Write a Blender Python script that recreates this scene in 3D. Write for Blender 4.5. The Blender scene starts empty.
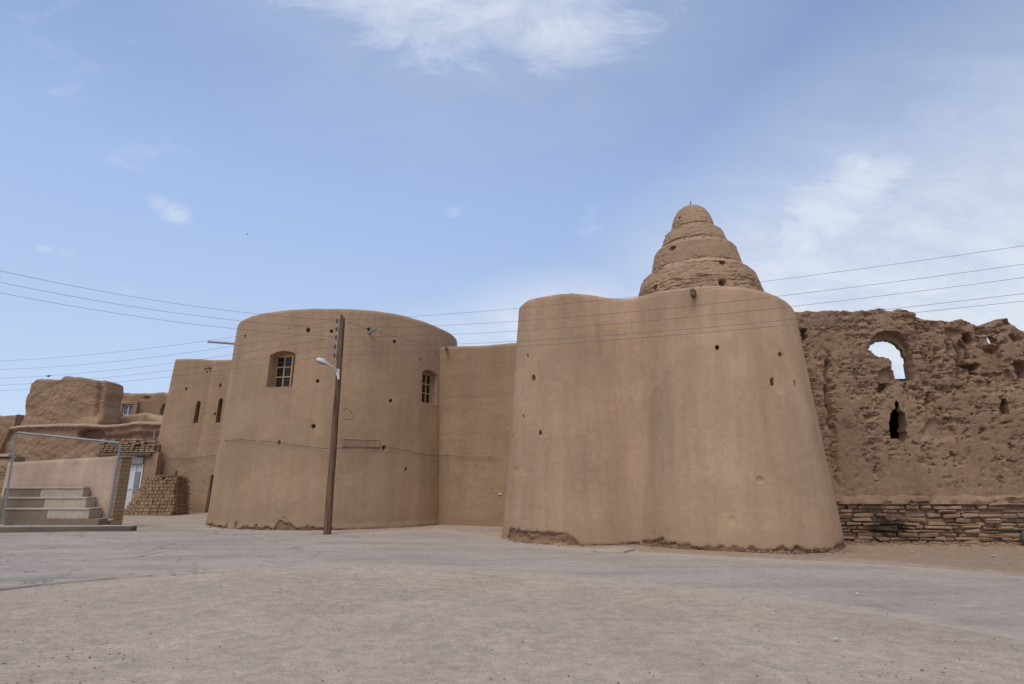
import bpy, bmesh, math, random
import numpy as np
from mathutils import Vector, Matrix

random.seed(7); rng = np.random.default_rng(7)
SC = bpy.context.scene
COL = SC.collection
R = math.radians

# ------------------------------------------------------------------ camera
PITCH = R(13.6); EYE = np.array([0.0, 0.0, 1.65]); F = 1024 * 20 / 36
CP, SP = math.cos(PITCH), math.sin(PITCH)
cam = bpy.data.cameras.new('camera'); cam.lens = 20; cam.sensor_width = 36
cam.clip_start = .1; cam.clip_end = 3000
co = bpy.data.objects.new('camera', cam); COL.objects.link(co)
co.location = EYE; co.rotation_euler = (R(90) + PITCH, 0, 0); SC.camera = co

def ray(x, y):
    u, v = (x - 512) / F, (342 - y) / F
    return np.array([u, CP - v * SP, SP + v * CP])
def P(x, y, Y):                       # point seen at (x, y) standing at distance Y
    d = ray(x, y); return EYE + d * (Y / d[1])
def G(x, y, z=0.0):                   # ground point seen at (x, y)
    d = ray(x, y); return EYE + d * ((z - EYE[2]) / d[2])
def ZZ(y, Y): return P(512, y, Y)[2]
def XX(x, y, Y): return P(x, y, Y)[0]
def proj(p):
    q = np.asarray(p) - EYE
    dep = q[..., 1] * CP + q[..., 2] * SP
    up = -q[..., 1] * SP + q[..., 2] * CP
    return 512 + F * q[..., 0] / dep, 342 - F * up / dep, dep

# ------------------------------------------------------------------ noise
def _h(ix, iy, iz, s):
    h = (ix * 374761393 + iy * 668265263 + iz * 2147483647 + s * 974711) & 0xffffffff
    h = ((h ^ (h >> 13)) * 1274126177) & 0xffffffff
    h = ((h ^ (h >> 16)) * 2246822519) & 0xffffffff
    return ((h ^ (h >> 15)) & 0xffffff) / float(0xffffff)
def vn(x, y, z, s=0):
    x, y, z = np.broadcast_arrays(np.asarray(x, float), np.asarray(y, float), np.asarray(z, float))
    i = [np.floor(a).astype(np.int64) for a in (x, y, z)]
    f = [a - b for a, b in zip((x, y, z), i)]
    f = [a * a * a * (a * (a * 6 - 15) + 10) for a in f]
    r = 0
    for dx in (0, 1):
        for dy in (0, 1):
            for dz in (0, 1):
                w = (f[0] if dx else 1 - f[0]) * (f[1] if dy else 1 - f[1]) * (f[2] if dz else 1 - f[2])
                r = r + w * _h(i[0] + dx, i[1] + dy, i[2] + dz, s)
    return r * 2 - 1
def fbm(x, y, z, o=4, s=0, g=.5):
    a, t, k = 1., 0, 1.
    for j in range(o):
        t = t + a * vn(x * k, y * k, z * k, s + j * 17); a *= g; k *= 2.03
    return t
def sst(a, b, x):
    t = np.clip((x - a) / (b - a), 0, 1); return t * t * (3 - 2 * t)
def inpoly(x, y, poly):
    c = np.zeros(np.shape(x), bool); n = len(poly)
    for i in range(n):
        x0, y0 = poly[i]; x1, y1 = poly[(i + 1) % n]
        if y0 == y1: continue
        c ^= ((y0 > y) != (y1 > y)) & (x < (x1 - x0) * (y - y0) / (y1 - y0) + x0)
    return c

# ------------------------------------------------------------------ objects
def tag(o, label=None, cat=None, group=None, kind=None):
    if label: o['label'] = label
    if cat: o['category'] = cat
    if group: o['group'] = group
    if cat and not kind: kind = 'thing'
    if kind: o['kind'] = kind
    return o
def mk(name, verts, faces, mat, parent=None, base=None, smooth=None, attrs=None, midx=None):
    """one mesh object; verts are world coordinates, the origin goes to the thing's base"""
    v = np.asarray(verts, float).reshape(-1, 3)
    if base is None:
        base = np.array([(v[:, 0].min() + v[:, 0].max()) / 2, (v[:, 1].min() + v[:, 1].max()) / 2, v[:, 2].min()])
    base = np.asarray(base, float)
    me = bpy.data.meshes.new(name)
    if isinstance(faces, np.ndarray):
        n = len(faces); me.vertices.add(len(v)); me.loops.add(n * 4); me.polygons.add(n)
        me.vertices.foreach_set('co', (v - base).ravel())
        me.loops.foreach_set('vertex_index', faces.astype(np.int32).ravel())
        me.polygons.foreach_set('loop_start', np.arange(0, n * 4, 4, dtype=np.int32))
        me.update(calc_edges=True)
    else:
        me.from_pydata([tuple(a) for a in (v - base)], [], [tuple(f) for f in faces]); me.update()
    for m in (mat if isinstance(mat, (list, tuple)) else [mat]): me.materials.append(m)
    if midx is not None: me.polygons.foreach_set('material_index', np.asarray(midx, np.int32))
    if attrs:
        for k, a in attrs.items():
            t = me.attributes.new(k, 'FLOAT', 'POINT'); t.data.foreach_set('value', np.asarray(a, np.float32).ravel())
    if smooth is not None:
        me.polygons.foreach_set('use_smooth', np.ones(len(me.polygons), bool))
        me.set_sharp_from_angle(angle=R(smooth))
    me.validate()
    o = bpy.data.objects.new(name, me); COL.objects.link(o); o.location = base
    if parent is not None:
        bpy.context.view_layer.update()
        o.parent = parent; o.matrix_parent_inverse = parent.matrix_world.inverted()
    return o
def empty(name, loc):
    o = bpy.data.objects.new(name, None); COL.objects.link(o); o.location = loc; o.empty_display_size = .3
    bpy.context.view_layer.update(); return o

class MB:
    """collects boxes, tubes and lathes for one mesh"""
    def __init__(s): s.v = []; s.f = []; s.m = []
    def add(s, v, f, m=0):
        b = len(s.v); s.v += [tuple(a) for a in v]; s.f += [tuple(i + b for i in q) for q in f]; s.m += [m] * len(f); return s
    def box(s, c, d, T=None, N=None, bev=.0, jit=0, m=0):
        """box centre c, full size d along tangent T, normal N, z; bev chamfers the edges"""
        T = np.array([1., 0, 0]) if T is None else np.asarray(T, float); N = np.array([0, 1., 0]) if N is None else np.asarray(N, float)
        Zv = np.array([0, 0, 1.]); h = np.asarray(d, float) / 2; b = min(bev, h.min() * .8)
        if b <= 0:
            loc = [(x, y, z) for x in (-1, 1) for y in (-1, 1) for z in (-1, 1)]
            q = np.array(loc) * h
            f = [(0, 1, 3, 2), (4, 6, 7, 5), (0, 4, 5, 1), (2, 3, 7, 6), (0, 2, 6, 4), (1, 5, 7, 3)]
        else:
            q = []; idx = {}
            for x in (-1, 1):
                for y in (-1, 1):
                    for z in (-1, 1):
                        for k in range(3):
                            e = np.array([x, y, z]) * h; sg = np.array([x, y, z])
                            for j in range(3):
                                if j != k: e[j] -= sg[j] * b
                            idx[(x, y, z, k)] = len(q); q.append(e)
            q = np.array(q); f = []
            for k in range(3):
                i, j = [(1, 2), (2, 0), (0, 1)][k]
                for sg in (-1, 1):
                    cyc = [(-1, -1), (1, -1), (1, 1), (-1, 1)]; fc = []
                    for a, c2 in cyc:
                        t = [0, 0, 0]; t[k] = sg; t[i] = a; t[j] = c2; fc.append(idx[(*t, k)])
                    f.append(fc if sg > 0 else fc[::-1])
                for a in (-1, 1):
                    for c2 in (-1, 1):
                        t0 = [0, 0, 0]; t0[i] = a; t0[j] = c2; t1 = list(t0); t0[k] = -1; t1[k] = 1
                        f.append([idx[(*t0, i)], idx[(*t1, i)], idx[(*t1, j)], idx[(*t0, j)]])
            for x in (-1, 1):
                for y in (-1, 1):
                    for z in (-1, 1): f.append([idx[(x, y, z, k)] for k in range(3)])
        if jit: q = q + rng.normal(0, jit, q.shape)
        return s.add(np.asarray(c) + q[:, :1] * T + q[:, 1:2] * N + q[:, 2:] * Zv, f, m)
    def tube(s, pts, r, n=8, m=0):
        pts = np.asarray(pts, float); k = len(pts); rr = np.broadcast_to(np.asarray(r, float), (k,))
        tg = np.gradient(pts, axis=0); tg /= np.linalg.norm(tg, axis=1)[:, None] + 1e-12
        ref = np.array([0, 0, 1.]) if abs(tg[0][2]) < .9 else np.array([1., 0, 0])
        v = []
        for p, t, r_ in zip(pts, tg, rr):
            a = np.cross(t, ref); a /= np.linalg.norm(a); b = np.cross(t, a)
            for j in range(n):
                an = 2 * math.pi * j / n; v.append(p + r_ * (math.cos(an) * a + math.sin(an) * b))
        f = [(i * n + j, i * n + (j + 1) % n, (i + 1) * n + (j + 1) % n, (i + 1) * n + j) for i in range(k - 1) for j in range(n)]
        f += [tuple(range(n))[::-1], tuple((k - 1) * n + j for j in range(n))]
        return s.add(v, f, m)
    def ellipsoid(s, c, rad, T=None, n=12, k=8, m=0, fn=None):
        v = []; 
        for i in range(k + 1):
            th = math.pi * i / k
            for j in range(n):
                ph = 2 * math.pi * j / n
                q = np.array([math.sin(th) * math.cos(ph), math.sin(th) * math.sin(ph), math.cos(th)])
                if fn: q = fn(q)
                v.append(np.asarray(c) + q * rad)
        f = [(i * n + j, (i + 1) * n + j, (i + 1) * n + (j + 1) % n, i * n + (j + 1) % n) for i in range(k) for j in range(n)]
        return s.add(v, f, m)
    def build(s, name, mat, parent=None, smooth=None, base=None):
        return mk(name, s.v, s.f, mat, parent, base, smooth, midx=s.m if isinstance(mat, (list, tuple)) else None)

# ------------------------------------------------------------------ materials
def lin(*c): return tuple(((a / 255) / 12.92 if a / 255 <= .04045 else ((a / 255 + .055) / 1.055) ** 2.4) for a in c)
class NT:
    def __init__(s, name, rough=.95, spec=.12):
        s.m = bpy.data.materials.new(name); s.m.use_nodes = True; s.t = s.m.node_tree
        s.b = s.t.nodes['Principled BSDF']; s.b.inputs['Roughness'].default_value = rough
        s.b.inputs['Specular IOR Level'].default_value = spec
        s.pos = s.n('ShaderNodeNewGeometry').outputs['Position']
    def n(s, ty, **k):
        q = s.t.nodes.new(ty)
        for a, v in k.items(): setattr(q, a, v)
        return q
    def set(s, sock, v):
        if isinstance(v, bpy.types.NodeSocket): s.t.links.new(v, sock)
        elif v is not None:
            if hasattr(sock.default_value, '__len__') and hasattr(v, '__len__') and len(sock.default_value) == 4 and len(v) == 3: v = (*v, 1)
            sock.default_value = v
    def math(s, op, a, b=None, clamp=False):
        q = s.n('ShaderNodeMath', operation=op, use_clamp=clamp); s.set(q.inputs[0], a)
        if b is not None: s.set(q.inputs[1], b)
        return q.outputs[0]
    def scale(s, v):
        q = s.n('ShaderNodeVectorMath', operation='MULTIPLY'); s.set(q.inputs[0], s.pos); q.inputs[1].default_value = v; return q.outputs[0]
    def noise(s, sc, det=4, rough=.55, vec=None, dist=0):
        q = s.n('ShaderNodeTexNoise'); s.set(q.inputs['Vector'], vec or s.pos); q.inputs['Scale'].default_value = sc
        q.inputs['Detail'].default_value = det; q.inputs['Roughness'].default_value = rough; q.inputs['Distortion'].default_value = dist
        return q.outputs['Fac']
    def ramp(s, f, a, b, lo=0., hi=1.):
        q = s.n('ShaderNodeMapRange', interpolation_type='SMOOTHSTEP'); s.set(q.inputs['Value'], f)
        for k, v in zip(('From Min', 'From Max', 'To Min', 'To Max'), (a, b, lo, hi)): q.inputs[k].default_value = v
        return q.outputs['Result']
    def mix(s, a, b, f, blend='MIX'):
        q = s.n('ShaderNodeMix', data_type='RGBA', blend_type=blend); s.set(q.inputs[0], f); s.set(q.inputs[6], a); s.set(q.inputs[7], b); return q.outputs[2]
    def attr(s, nm): return s.n('ShaderNodeAttribute', attribute_name=nm).outputs['Fac']
    def gray(s, f, lo, hi):           # a grey multiplier from a 0..1 value
        v = s.ramp(f, .25, .75, lo, hi); q = s.n('ShaderNodeCombineColor')
        for i in range(3): s.set(q.inputs[i], v)
        return q.outputs[0]
    def bump(s, h, strength=.5, dist=.02, prev=None):
        q = s.n('ShaderNodeBump'); q.inputs['Strength'].default_value = strength; q.inputs['Distance'].default_value = dist
        s.set(q.inputs['Height'], h)
        if prev: s.set(q.inputs['Normal'], prev)
        return q.outputs['Normal']
    def done(s, col, nrm=None):
        s.set(s.b.inputs['Base Color'], col)
        if nrm: s.set(s.b.inputs['Normal'], nrm)
        return s.m
def mul(c, k): return tuple(a * k for a in c)

WARM = np.array((.935, .887, .795))
def mud(name, c, spot=None, warm=None, streak=.5, blot=.12, fine=.08, dam=None, bump=.4, bd=.03, course=0, speck=.06, aged=False):
    c = tuple(np.array(c) * WARM); warm = tuple(np.array(warm) * WARM) if warm else None; dam = tuple(np.array(dam) * WARM) if dam else None
    m = NT(name)
    col = m.mix(mul(c, 1 - blot), mul(c, 1 + blot), m.ramp(m.noise(.45, 5, .6), .3, .7))
    if warm: col = m.mix(col, warm, m.ramp(m.noise(.8, 6, .62, dist=.6), .45, .75, 0, .6))
    if streak:
        st = m.noise(1, 5, .6, m.scale((2.6, 2.6, .13)))
        col = m.mix(col, m.gray(st, 1 - .16 * streak, 1 + .14 * streak), 1., 'MULTIPLY')
        st2 = m.ramp(m.noise(1, 4, .6, m.scale((5.5, 5.5, .16))), .57, .75)
        col = m.mix(col, m.gray(st2, 1, 1 - .1 * streak), m.ramp(m.noise(.5, 2), .4, .6, 0, 1), 'MULTIPLY')
    if course:
        col = m.mix(col, m.gray(m.noise(1, 4, .65, m.scale((.5, .5, 7))), 1 - course, 1 + course), 1., 'MULTIPLY')
    col = m.mix(col, m.gray(m.noise(7, 6, .7), 1 - fine, 1 + fine), 1., 'MULTIPLY')
    col = m.mix(col, m.gray(m.noise(45, 3, .7), 1 - speck, 1 + speck), 1., 'MULTIPLY')
    cr = None
    if aged: col = m.mix(col, m.gray(m.noise(1, 3, .5, m.scale((.75, .75, .08))), .90, 1.08), 1., 'MULTIPLY')
    if aged:                          # straw flecks, hairline cracks, patched areas and rain runnels from the coping
        v1 = m.n('ShaderNodeTexVoronoi'); wv = m.n('ShaderNodeVectorMath', operation='ADD'); nz = m.n('ShaderNodeTexNoise'); m.set(nz.inputs['Vector'], m.pos)
        nz.inputs['Scale'].default_value = .9; nz.inputs['Detail'].default_value = 5; m.set(wv.inputs[0], m.scale((.55, .55, .75))); m.set(wv.inputs[1], nz.outputs['Color']); m.set(v1.inputs['Vector'], wv.outputs[0]); v1.inputs['Scale'].default_value = 1.
        sc1 = m.n('ShaderNodeSeparateColor'); m.set(sc1.inputs[0], v1.outputs['Color'])
        col = m.mix(col, m.gray(sc1.outputs[0], .955, 1.045), .8, 'MULTIPLY')
        v2 = m.n('ShaderNodeTexVoronoi', feature='DISTANCE_TO_EDGE'); m.set(v2.inputs['Vector'], wv.outputs[0]); v2.inputs['Scale'].default_value = 1.25
        cr = m.math('MULTIPLY', m.ramp(v2.outputs['Distance'], 0, .013, 1, 0), m.ramp(m.noise(.55, 3), .58, .66))
        col = m.mix(col, mul(c, .6), m.math('MULTIPLY', cr, .3))
        sz_ = m.n('ShaderNodeSeparateXYZ'); m.set(sz_.inputs[0], m.pos)
        rn = m.math('MULTIPLY', m.ramp(m.noise(1, 5, .65, m.scale((4.2, 4.2, .10))), .54, .68), m.ramp(sz_.outputs[2], 2.5, 7, 0, 1))
        col = m.mix(col, m.gray(rn, 1, .92), 1., 'MULTIPLY')
        fl = m.ramp(m.noise(70, 2, .6), .66, .72)
        col = m.mix(col, mul(c, 1.45), m.math('MULTIPLY', fl, .35))
        dp_ = m.ramp(m.math('ADD', sz_.outputs[2], m.math('MULTIPLY', m.noise(1.1, 5, .65), .9)), .55, 1.35, 1, 0)
        col = m.mix(col, mul(c, .86), m.math('MULTIPLY', dp_, .55))
    if dam:
        d = m.attr('dam'); f = m.ramp(m.math('ADD', d, m.math('MULTIPLY', m.math('SUBTRACT', m.noise(9, 4, .7), .5), .8)), .35, .6)
        col = m.mix(col, m.mix(mul(dam, .75), mul(dam, 1.2), m.noise(11, 5, .7)), f)
    if spot:                          # a scorched patch: (centre, radius)
        sv = m.n('ShaderNodeVectorMath', operation='SUBTRACT'); m.set(sv.inputs[0], m.pos); sv.inputs[1].default_value = spot[0]
        sm = m.n('ShaderNodeVectorMath', operation='MULTIPLY'); m.set(sm.inputs[0], sv.outputs[0]); sm.inputs[1].default_value = (1, .6, 1.7)
        sl_ = m.n('ShaderNodeVectorMath', operation='LENGTH'); m.set(sl_.inputs[0], sm.outputs[0])
        f = m.ramp(m.math('ADD', sl_.outputs['Value'], m.math('MULTIPLY', m.math('SUBTRACT', m.noise(4.5, 5, .7), .5), spot[1] * 2.4)), spot[1] * .45, spot[1] * 1.2, .95, 0)
        col = m.mix(col, (.018, .015, .013), f)
    h = m.math('ADD', m.math('MULTIPLY', m.noise(3.2, 5, .6), 1.), m.math('MULTIPLY', m.noise(24, 5, .7), .5))
    if cr is not None: h = m.math('SUBTRACT', h, m.math('MULTIPLY', cr, .5))
    return m.done(col, m.bump(h, bump, bd))

PL = (.402, .277, .197)       # plaster of straw and mud
M = {}
M['plaster'] = mud('mud_plaster', PL, warm=(.40, .268, .178), blot=.08, streak=.45, dam=(.27, .175, .12), bump=.5, bd=.03, aged=True)
M['plaster_red'] = mud('mud_plaster_recess', (.355, .241, .163), warm=(.36, .237, .157), streak=.3, dam=(.22, .14, .09), bump=.5, bd=.03, course=.015, blot=.08, aged=True)
M['bulwark'] = mud('mud_plaster_smooth', (.432, .300, .213), warm=(.43, .288, .20), blot=.08, streak=.6, dam=(.255, .16, .11), bump=.42, bd=.025, aged=True)
M['ruin'] = mud('eroded_mud', (.30, .203, .145), warm=(.31, .195, .135), streak=.5, blot=.14, fine=.16, dam=(.15, .10, .07), bump=.9, bd=.06, course=.06, speck=.1)
M['ruin_far'] = mud('old_mud', (.335, .222, .160), warm=(.355, .215, .15), streak=.2, blot=.15, fine=.16, dam=(.44, .335, .245), bump=.9, bd=.06, course=.05)
M['ruin_dark'] = mud('dark_old_mud', (.27, .185, .13), streak=.2, blot=.15, fine=.16, dam=(.42, .32, .235), bump=.9, bd=.06)
M['domebrick'] = mud('dome_mud', (.385, .265, .185), warm=(.39, .25, .17), streak=.15, blot=.1, fine=.13, dam=(.45, .325, .24), bump=.8, bd=.04, course=.10, speck=.12)
M['adobe'] = mud('adobe_brick', (.335, .238, .165), streak=0, blot=.2, fine=.18, bump=.8, bd=.03, speck=.1)
M['footing'] = mud('dry_laid_adobe', (.285, .194, .137), streak=0, blot=.22, fine=.2, spot=(tuple(P(889, 527, 15.7)), .5), bump=.9, bd=.03, speck=.1)
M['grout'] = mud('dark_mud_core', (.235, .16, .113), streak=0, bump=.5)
M['lowwall'] = mud('pale_plaster', (.49, .372, .305), streak=.7, blot=.15, dam=(.25, .2, .165), bump=.3)
M['concrete'] = mud('concrete', (.40, .345, .295), streak=.3, blot=.2, fine=.12, bump=.3)
M['concrete_brown'] = mud('brown_concrete', (.205, .16, .13), streak=.4, blot=.2, fine=.12, bump=.3)
M['kerb'] = mud('kerb_concrete', (.42, .39, .37), streak=.2, blot=.15, fine=.15, bump=.4)
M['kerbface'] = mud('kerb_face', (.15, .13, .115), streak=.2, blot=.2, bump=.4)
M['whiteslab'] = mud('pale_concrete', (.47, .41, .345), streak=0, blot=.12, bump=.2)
M['rampmud'] = mud('pale_mud', (.42, .295, .205), streak=.3, bump=.4)
M['soot'] = mud('soot', (.02, .017, .015), streak=0)

def simple(name, c, rough=.6, spec=.3, metal=0, var=.12, sc=12, stretch=None, bump=0):
    m = NT(name, rough, spec); m.b.inputs['Metallic'].default_value = metal
    f = m.noise(sc, 5, .65, m.scale(stretch) if stretch else None)
    col = m.mix(mul(c, 1 - var), mul(c, 1 + var), m.ramp(f, .3, .7))
    return m.done(col, m.bump(f, bump, .01) if bump else None)
M['pole'] = simple('weathered_timber', (.135, .078, .050), .85, .15, var=.45, sc=1, stretch=(14, 14, .9), bump=.5)
M['wood'] = simple('window_timber', (.50, .30, .145), .6, .3, var=.25, sc=1, stretch=(30, 30, 3))
M['oldwood'] = simple('grey_timber', (.17, .115, .08), .85, .15, var=.35, sc=1, stretch=(9, 9, 9))
M['doorwood'] = simple('dark_door_timber', (.085, .055, .038), .8, .2, var=.35, sc=1, stretch=(20, 20, 1))
M['steel'] = simple('grey_painted_steel', (.24, .24, .24), .5, .4, var=.15, sc=4)
M['lampshell'] = simple('lamp_shell_paint', (.56, .55, .53), .4, .5, var=.08)
M['lampglass'] = simple('lamp_bowl', (.32, .31, .29), .2, .5, var=.05)
M['ceramic'] = simple('dark_insulator', (.06, .05, .045), .3, .5, var=.2)
M['zinc'] = simple('galvanised_metal', (.32, .32, .32), .5, .5, metal=.3, var=.12)
M['cable'] = simple('cable_rubber', (.085, .08, .08), .6, .3, var=.05)
M['white'] = simple('white_door_paint', (.62, .62, .63), .5, .4, var=.07, sc=3, stretch=(4, 4, .6))
M['greybox'] = simple('grey_sheet', (.24, .235, .23), .6, .3)
M['paper'] = simple('white_scrap', (.60, .58, .54), .7, .2, var=.05)
M['chalk'] = simple('chalk_mark', (.46, .345, .25), .95, .05, var=.12, sc=25)
M['sack'] = simple('grey_plastic', (.10, .11, .125), .45, .4, var=.2)
M['black'] = simple('black_feathers', (.02, .02, .022), .6, .3)
M['pebble'] = simple('pebble_stone', (.21, .175, .15), .9, .1, var=.4, sc=3)
def glassmat(name, c):
    m = NT(name, .15, .22); return m.done(m.mix(mul(c, .7), mul(c, 1.3), m.noise(3, 2)))
M['glass'] = glassmat('dark_window_glass', (.028, .026, .024))
M['glass_sky'] = glassmat('sky_tinted_glass', (.16, .17, .19))  # bluish grey base colour paints the reflected sky into the pane

def brickmat(name, lo, hi, mort):
    m = NT(name)
    q = m.n('ShaderNodeTexBrick'); q.offset = .5
    mp = m.n('ShaderNodeCombineXYZ'); sp = m.n('ShaderNodeSeparateXYZ'); m.set(sp.inputs[0], m.pos)
    m.set(mp.inputs[0], m.math('ADD', sp.outputs[0], sp.outputs[1])); m.set(mp.inputs[1], sp.outputs[2])
    m.set(q.inputs['Vector'], mp.outputs[0])
    for k, v in (('Scale', 1.), ('Mortar Size', .012), ('Brick Width', .40), ('Row Height', .14), ('Bias', 0.)): q.inputs[k].default_value = v
    zf = m.ramp(m.math('ADD', sp.outputs[2], m.math('MULTIPLY', m.noise(2.5, 2), .3)), .68, .74)
    m.set(q.inputs['Color1'], m.mix(lo[0], hi[0], zf)); m.set(q.inputs['Color2'], m.mix(lo[1], hi[1], zf)); m.set(q.inputs['Mortar'], mort)
    col = m.mix(q.outputs['Color'], m.gray(m.noise(9, 5, .7), .8, 1.15), 1., 'MULTIPLY')
    inv = m.math('SUBTRACT', 1., q.outputs['Fac'])
    return m.done(col, m.bump(inv, .8, .015))
M['pierbrick'] = brickmat('pier_brick', ((.50, .37, .16), (.38, .26, .12)), ((.43, .31, .20), (.37, .26, .17)), (.27, .21, .15))

def dirt_mat():
    m = NT('dusty_ground')
    base = (.42, .334, .260)
    col = m.mix(mul(base, .90), mul(base, 1.07), m.ramp(m.noise(.5, 6, .62, dist=.4), .3, .7))
    col = m.mix(col, (.475, .38, .28), m.ramp(m.noise(.62, 5, .6, m.scale((.55, 1.3, 1)), dist=.8), .57, .72, 0, .6))
    col = m.mix(col, (.36, .302, .245), m.ramp(m.noise(1.1, 5, .65), .52, .72, 0, .6))
    v = m.attr('verge')
    col = m.mix(col, m.mix((.29, .205, .135), (.37, .27, .185), m.noise(1.3, 5, .65)), v)
    col = m.mix(col, m.mix((.46, .375, .29), (.52, .425, .325), m.noise(3, 4)), m.math('MULTIPLY', m.attr('rim'), m.ramp(m.noise(1.6, 6, .7), .38, .62, .1, .8)))
    col = m.mix(col, m.gray(m.noise(5, 6, .75), .80, 1.18), 1., 'MULTIPLY')
    col = m.mix(col, m.gray(m.noise(30, 5, .8), .80, 1.18), 1., 'MULTIPLY')
    vo = m.n('ShaderNodeTexVoronoi'); m.set(vo.inputs['Vector'], m.pos); vo.inputs['Scale'].default_value = 17
    st = m.math('MULTIPLY', m.math('LESS_THAN', vo.outputs['Distance'], .17), m.ramp(m.noise(2.2, 4, .7), .42, .58))
    sp = m.n('ShaderNodeSeparateColor'); m.set(sp.inputs[0], vo.outputs['Color'])
    col = m.mix(col, m.mix((.15, .125, .115), (.40, .35, .31), sp.outputs[0]), m.math('MULTIPLY', st, .85))
    h = m.math('ADD', m.math('ADD', m.math('MULTIPLY', m.noise(2.2, 5, .6), 1.4), m.math('MULTIPLY', m.noise(14, 5, .7), .7)), m.math('MULTIPLY', st, .25))
    return m.done(col, m.bump(h, .75, .045))
M['dirt'] = dirt_mat()

def road_mat():
    m = NT('worn_asphalt', .9, .15)
    base = (.368, .308, .258)
    col = m.mix(mul(base, .86), mul(base, 1.14), m.ramp(m.noise(.5, 5, .6, m.scale((.6, 1.6, 1))), .3, .7))
    lane = m.noise(1, 5, .6, m.scale((.16, 1.5, 1)))
    col = m.mix(col, (.42, .357, .298), m.ramp(lane, .45, .65, 0, .6))
    e = m.attr('edge')
    f = m.ramp(m.math('ADD', e, m.math('MULTIPLY', m.math('SUBTRACT', m.noise(1.3, 7, .72, m.scale((.5, 1.3, 1))), .5), 1.9)), .3, .85)
    col = m.mix(col, m.mix((.41, .335, .26), (.48, .39, .295), m.noise(2, 4)), m.math('MULTIPLY', f, .8))
    vo = m.n('ShaderNodeTexVoronoi', feature='DISTANCE_TO_EDGE'); w = m.n('ShaderNodeVectorMath', operation='ADD')
    nz = m.n('ShaderNodeTexNoise'); m.set(nz.inputs['Vector'], m.pos); nz.inputs['Scale'].default_value = 1.4; nz.inputs['Detail'].default_value = 5
    m.set(w.inputs[0], m.scale((.30, .62, 1))); m.set(w.inputs[1], nz.outputs['Color']); m.set(vo.inputs['Vector'], w.outputs[0]); vo.inputs['Scale'].default_value = 1.
    sx = m.n('ShaderNodeSeparateXYZ'); m.set(sx.inputs[0], m.pos)
    cr = m.math('MULTIPLY', m.ramp(vo.outputs['Distance'], .0, .022, 1, 0), m.ramp(sx.outputs[0], -7, -1, 1, .0))
    cr = m.math('MULTIPLY', cr, m.ramp(m.noise(.8, 3), .36, .5))
    col = m.mix(col, (.12, .10, .09), m.math('MULTIPLY', cr, .6))
    col = m.mix(col, m.gray(m.noise(6, 6, .75), .84, 1.14), 1., 'MULTIPLY')
    col = m.mix(col, m.gray(m.noise(50, 4, .75), .82, 1.16), 1., 'MULTIPLY')
    h = m.math('SUBTRACT', m.math('ADD', m.noise(2, 4), m.math('MULTIPLY', m.noise(40, 5, .75), .55)), m.math('MULTIPLY', cr, .6))
    return m.done(col, m.bump(h, .6, .03))
M['road'] = road_mat()

# ------------------------------------------------------------------ wall builders
class Hole:
    def __init__(s, S, Z, w, h, depth, rect=False): s.a = (S, Z, w, h, depth, rect)
    def lines(s):
        S, Z, w, h, dp, rect = s.a; o = np.array([-1.06, -.84, -.4, .4, .84, 1.06]) / 2; return S + o * w, Z + o * h
    def d(s, SS, ZZ_):
        S, Z, w, h, dp, rect = s.a
        if rect: k = np.maximum(np.abs(SS - S) / (w / 2), np.abs(ZZ_ - Z) / (h / 2)); return dp * (1 - sst(.85, 1.1, k))
        wob = 1 + .12 * vn(SS * 9, ZZ_ * 9, S)
        k = np.sqrt(((SS - S) / (w / 2)) ** 2 + ((ZZ_ - Z) / (h / 2)) ** 2) * wob
        return dp * (1 - sst(.86, 1.08, k))
def arch_mask(S, Z, s0, w, z0, z1, rise, soft=.012):
    """1 inside an opening of width w centred on s0 from z0 to z1 with a segmental head of the given rise"""
    x = (S - s0) / (w / 2); top = z1 - rise * np.clip(x * x, 0, 1)
    return (1 - sst(1 - soft, 1 + soft, np.abs(x))) * sst(z0 - soft, z0 + soft, Z) * (1 - sst(top - soft, top + soft, Z))

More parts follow.
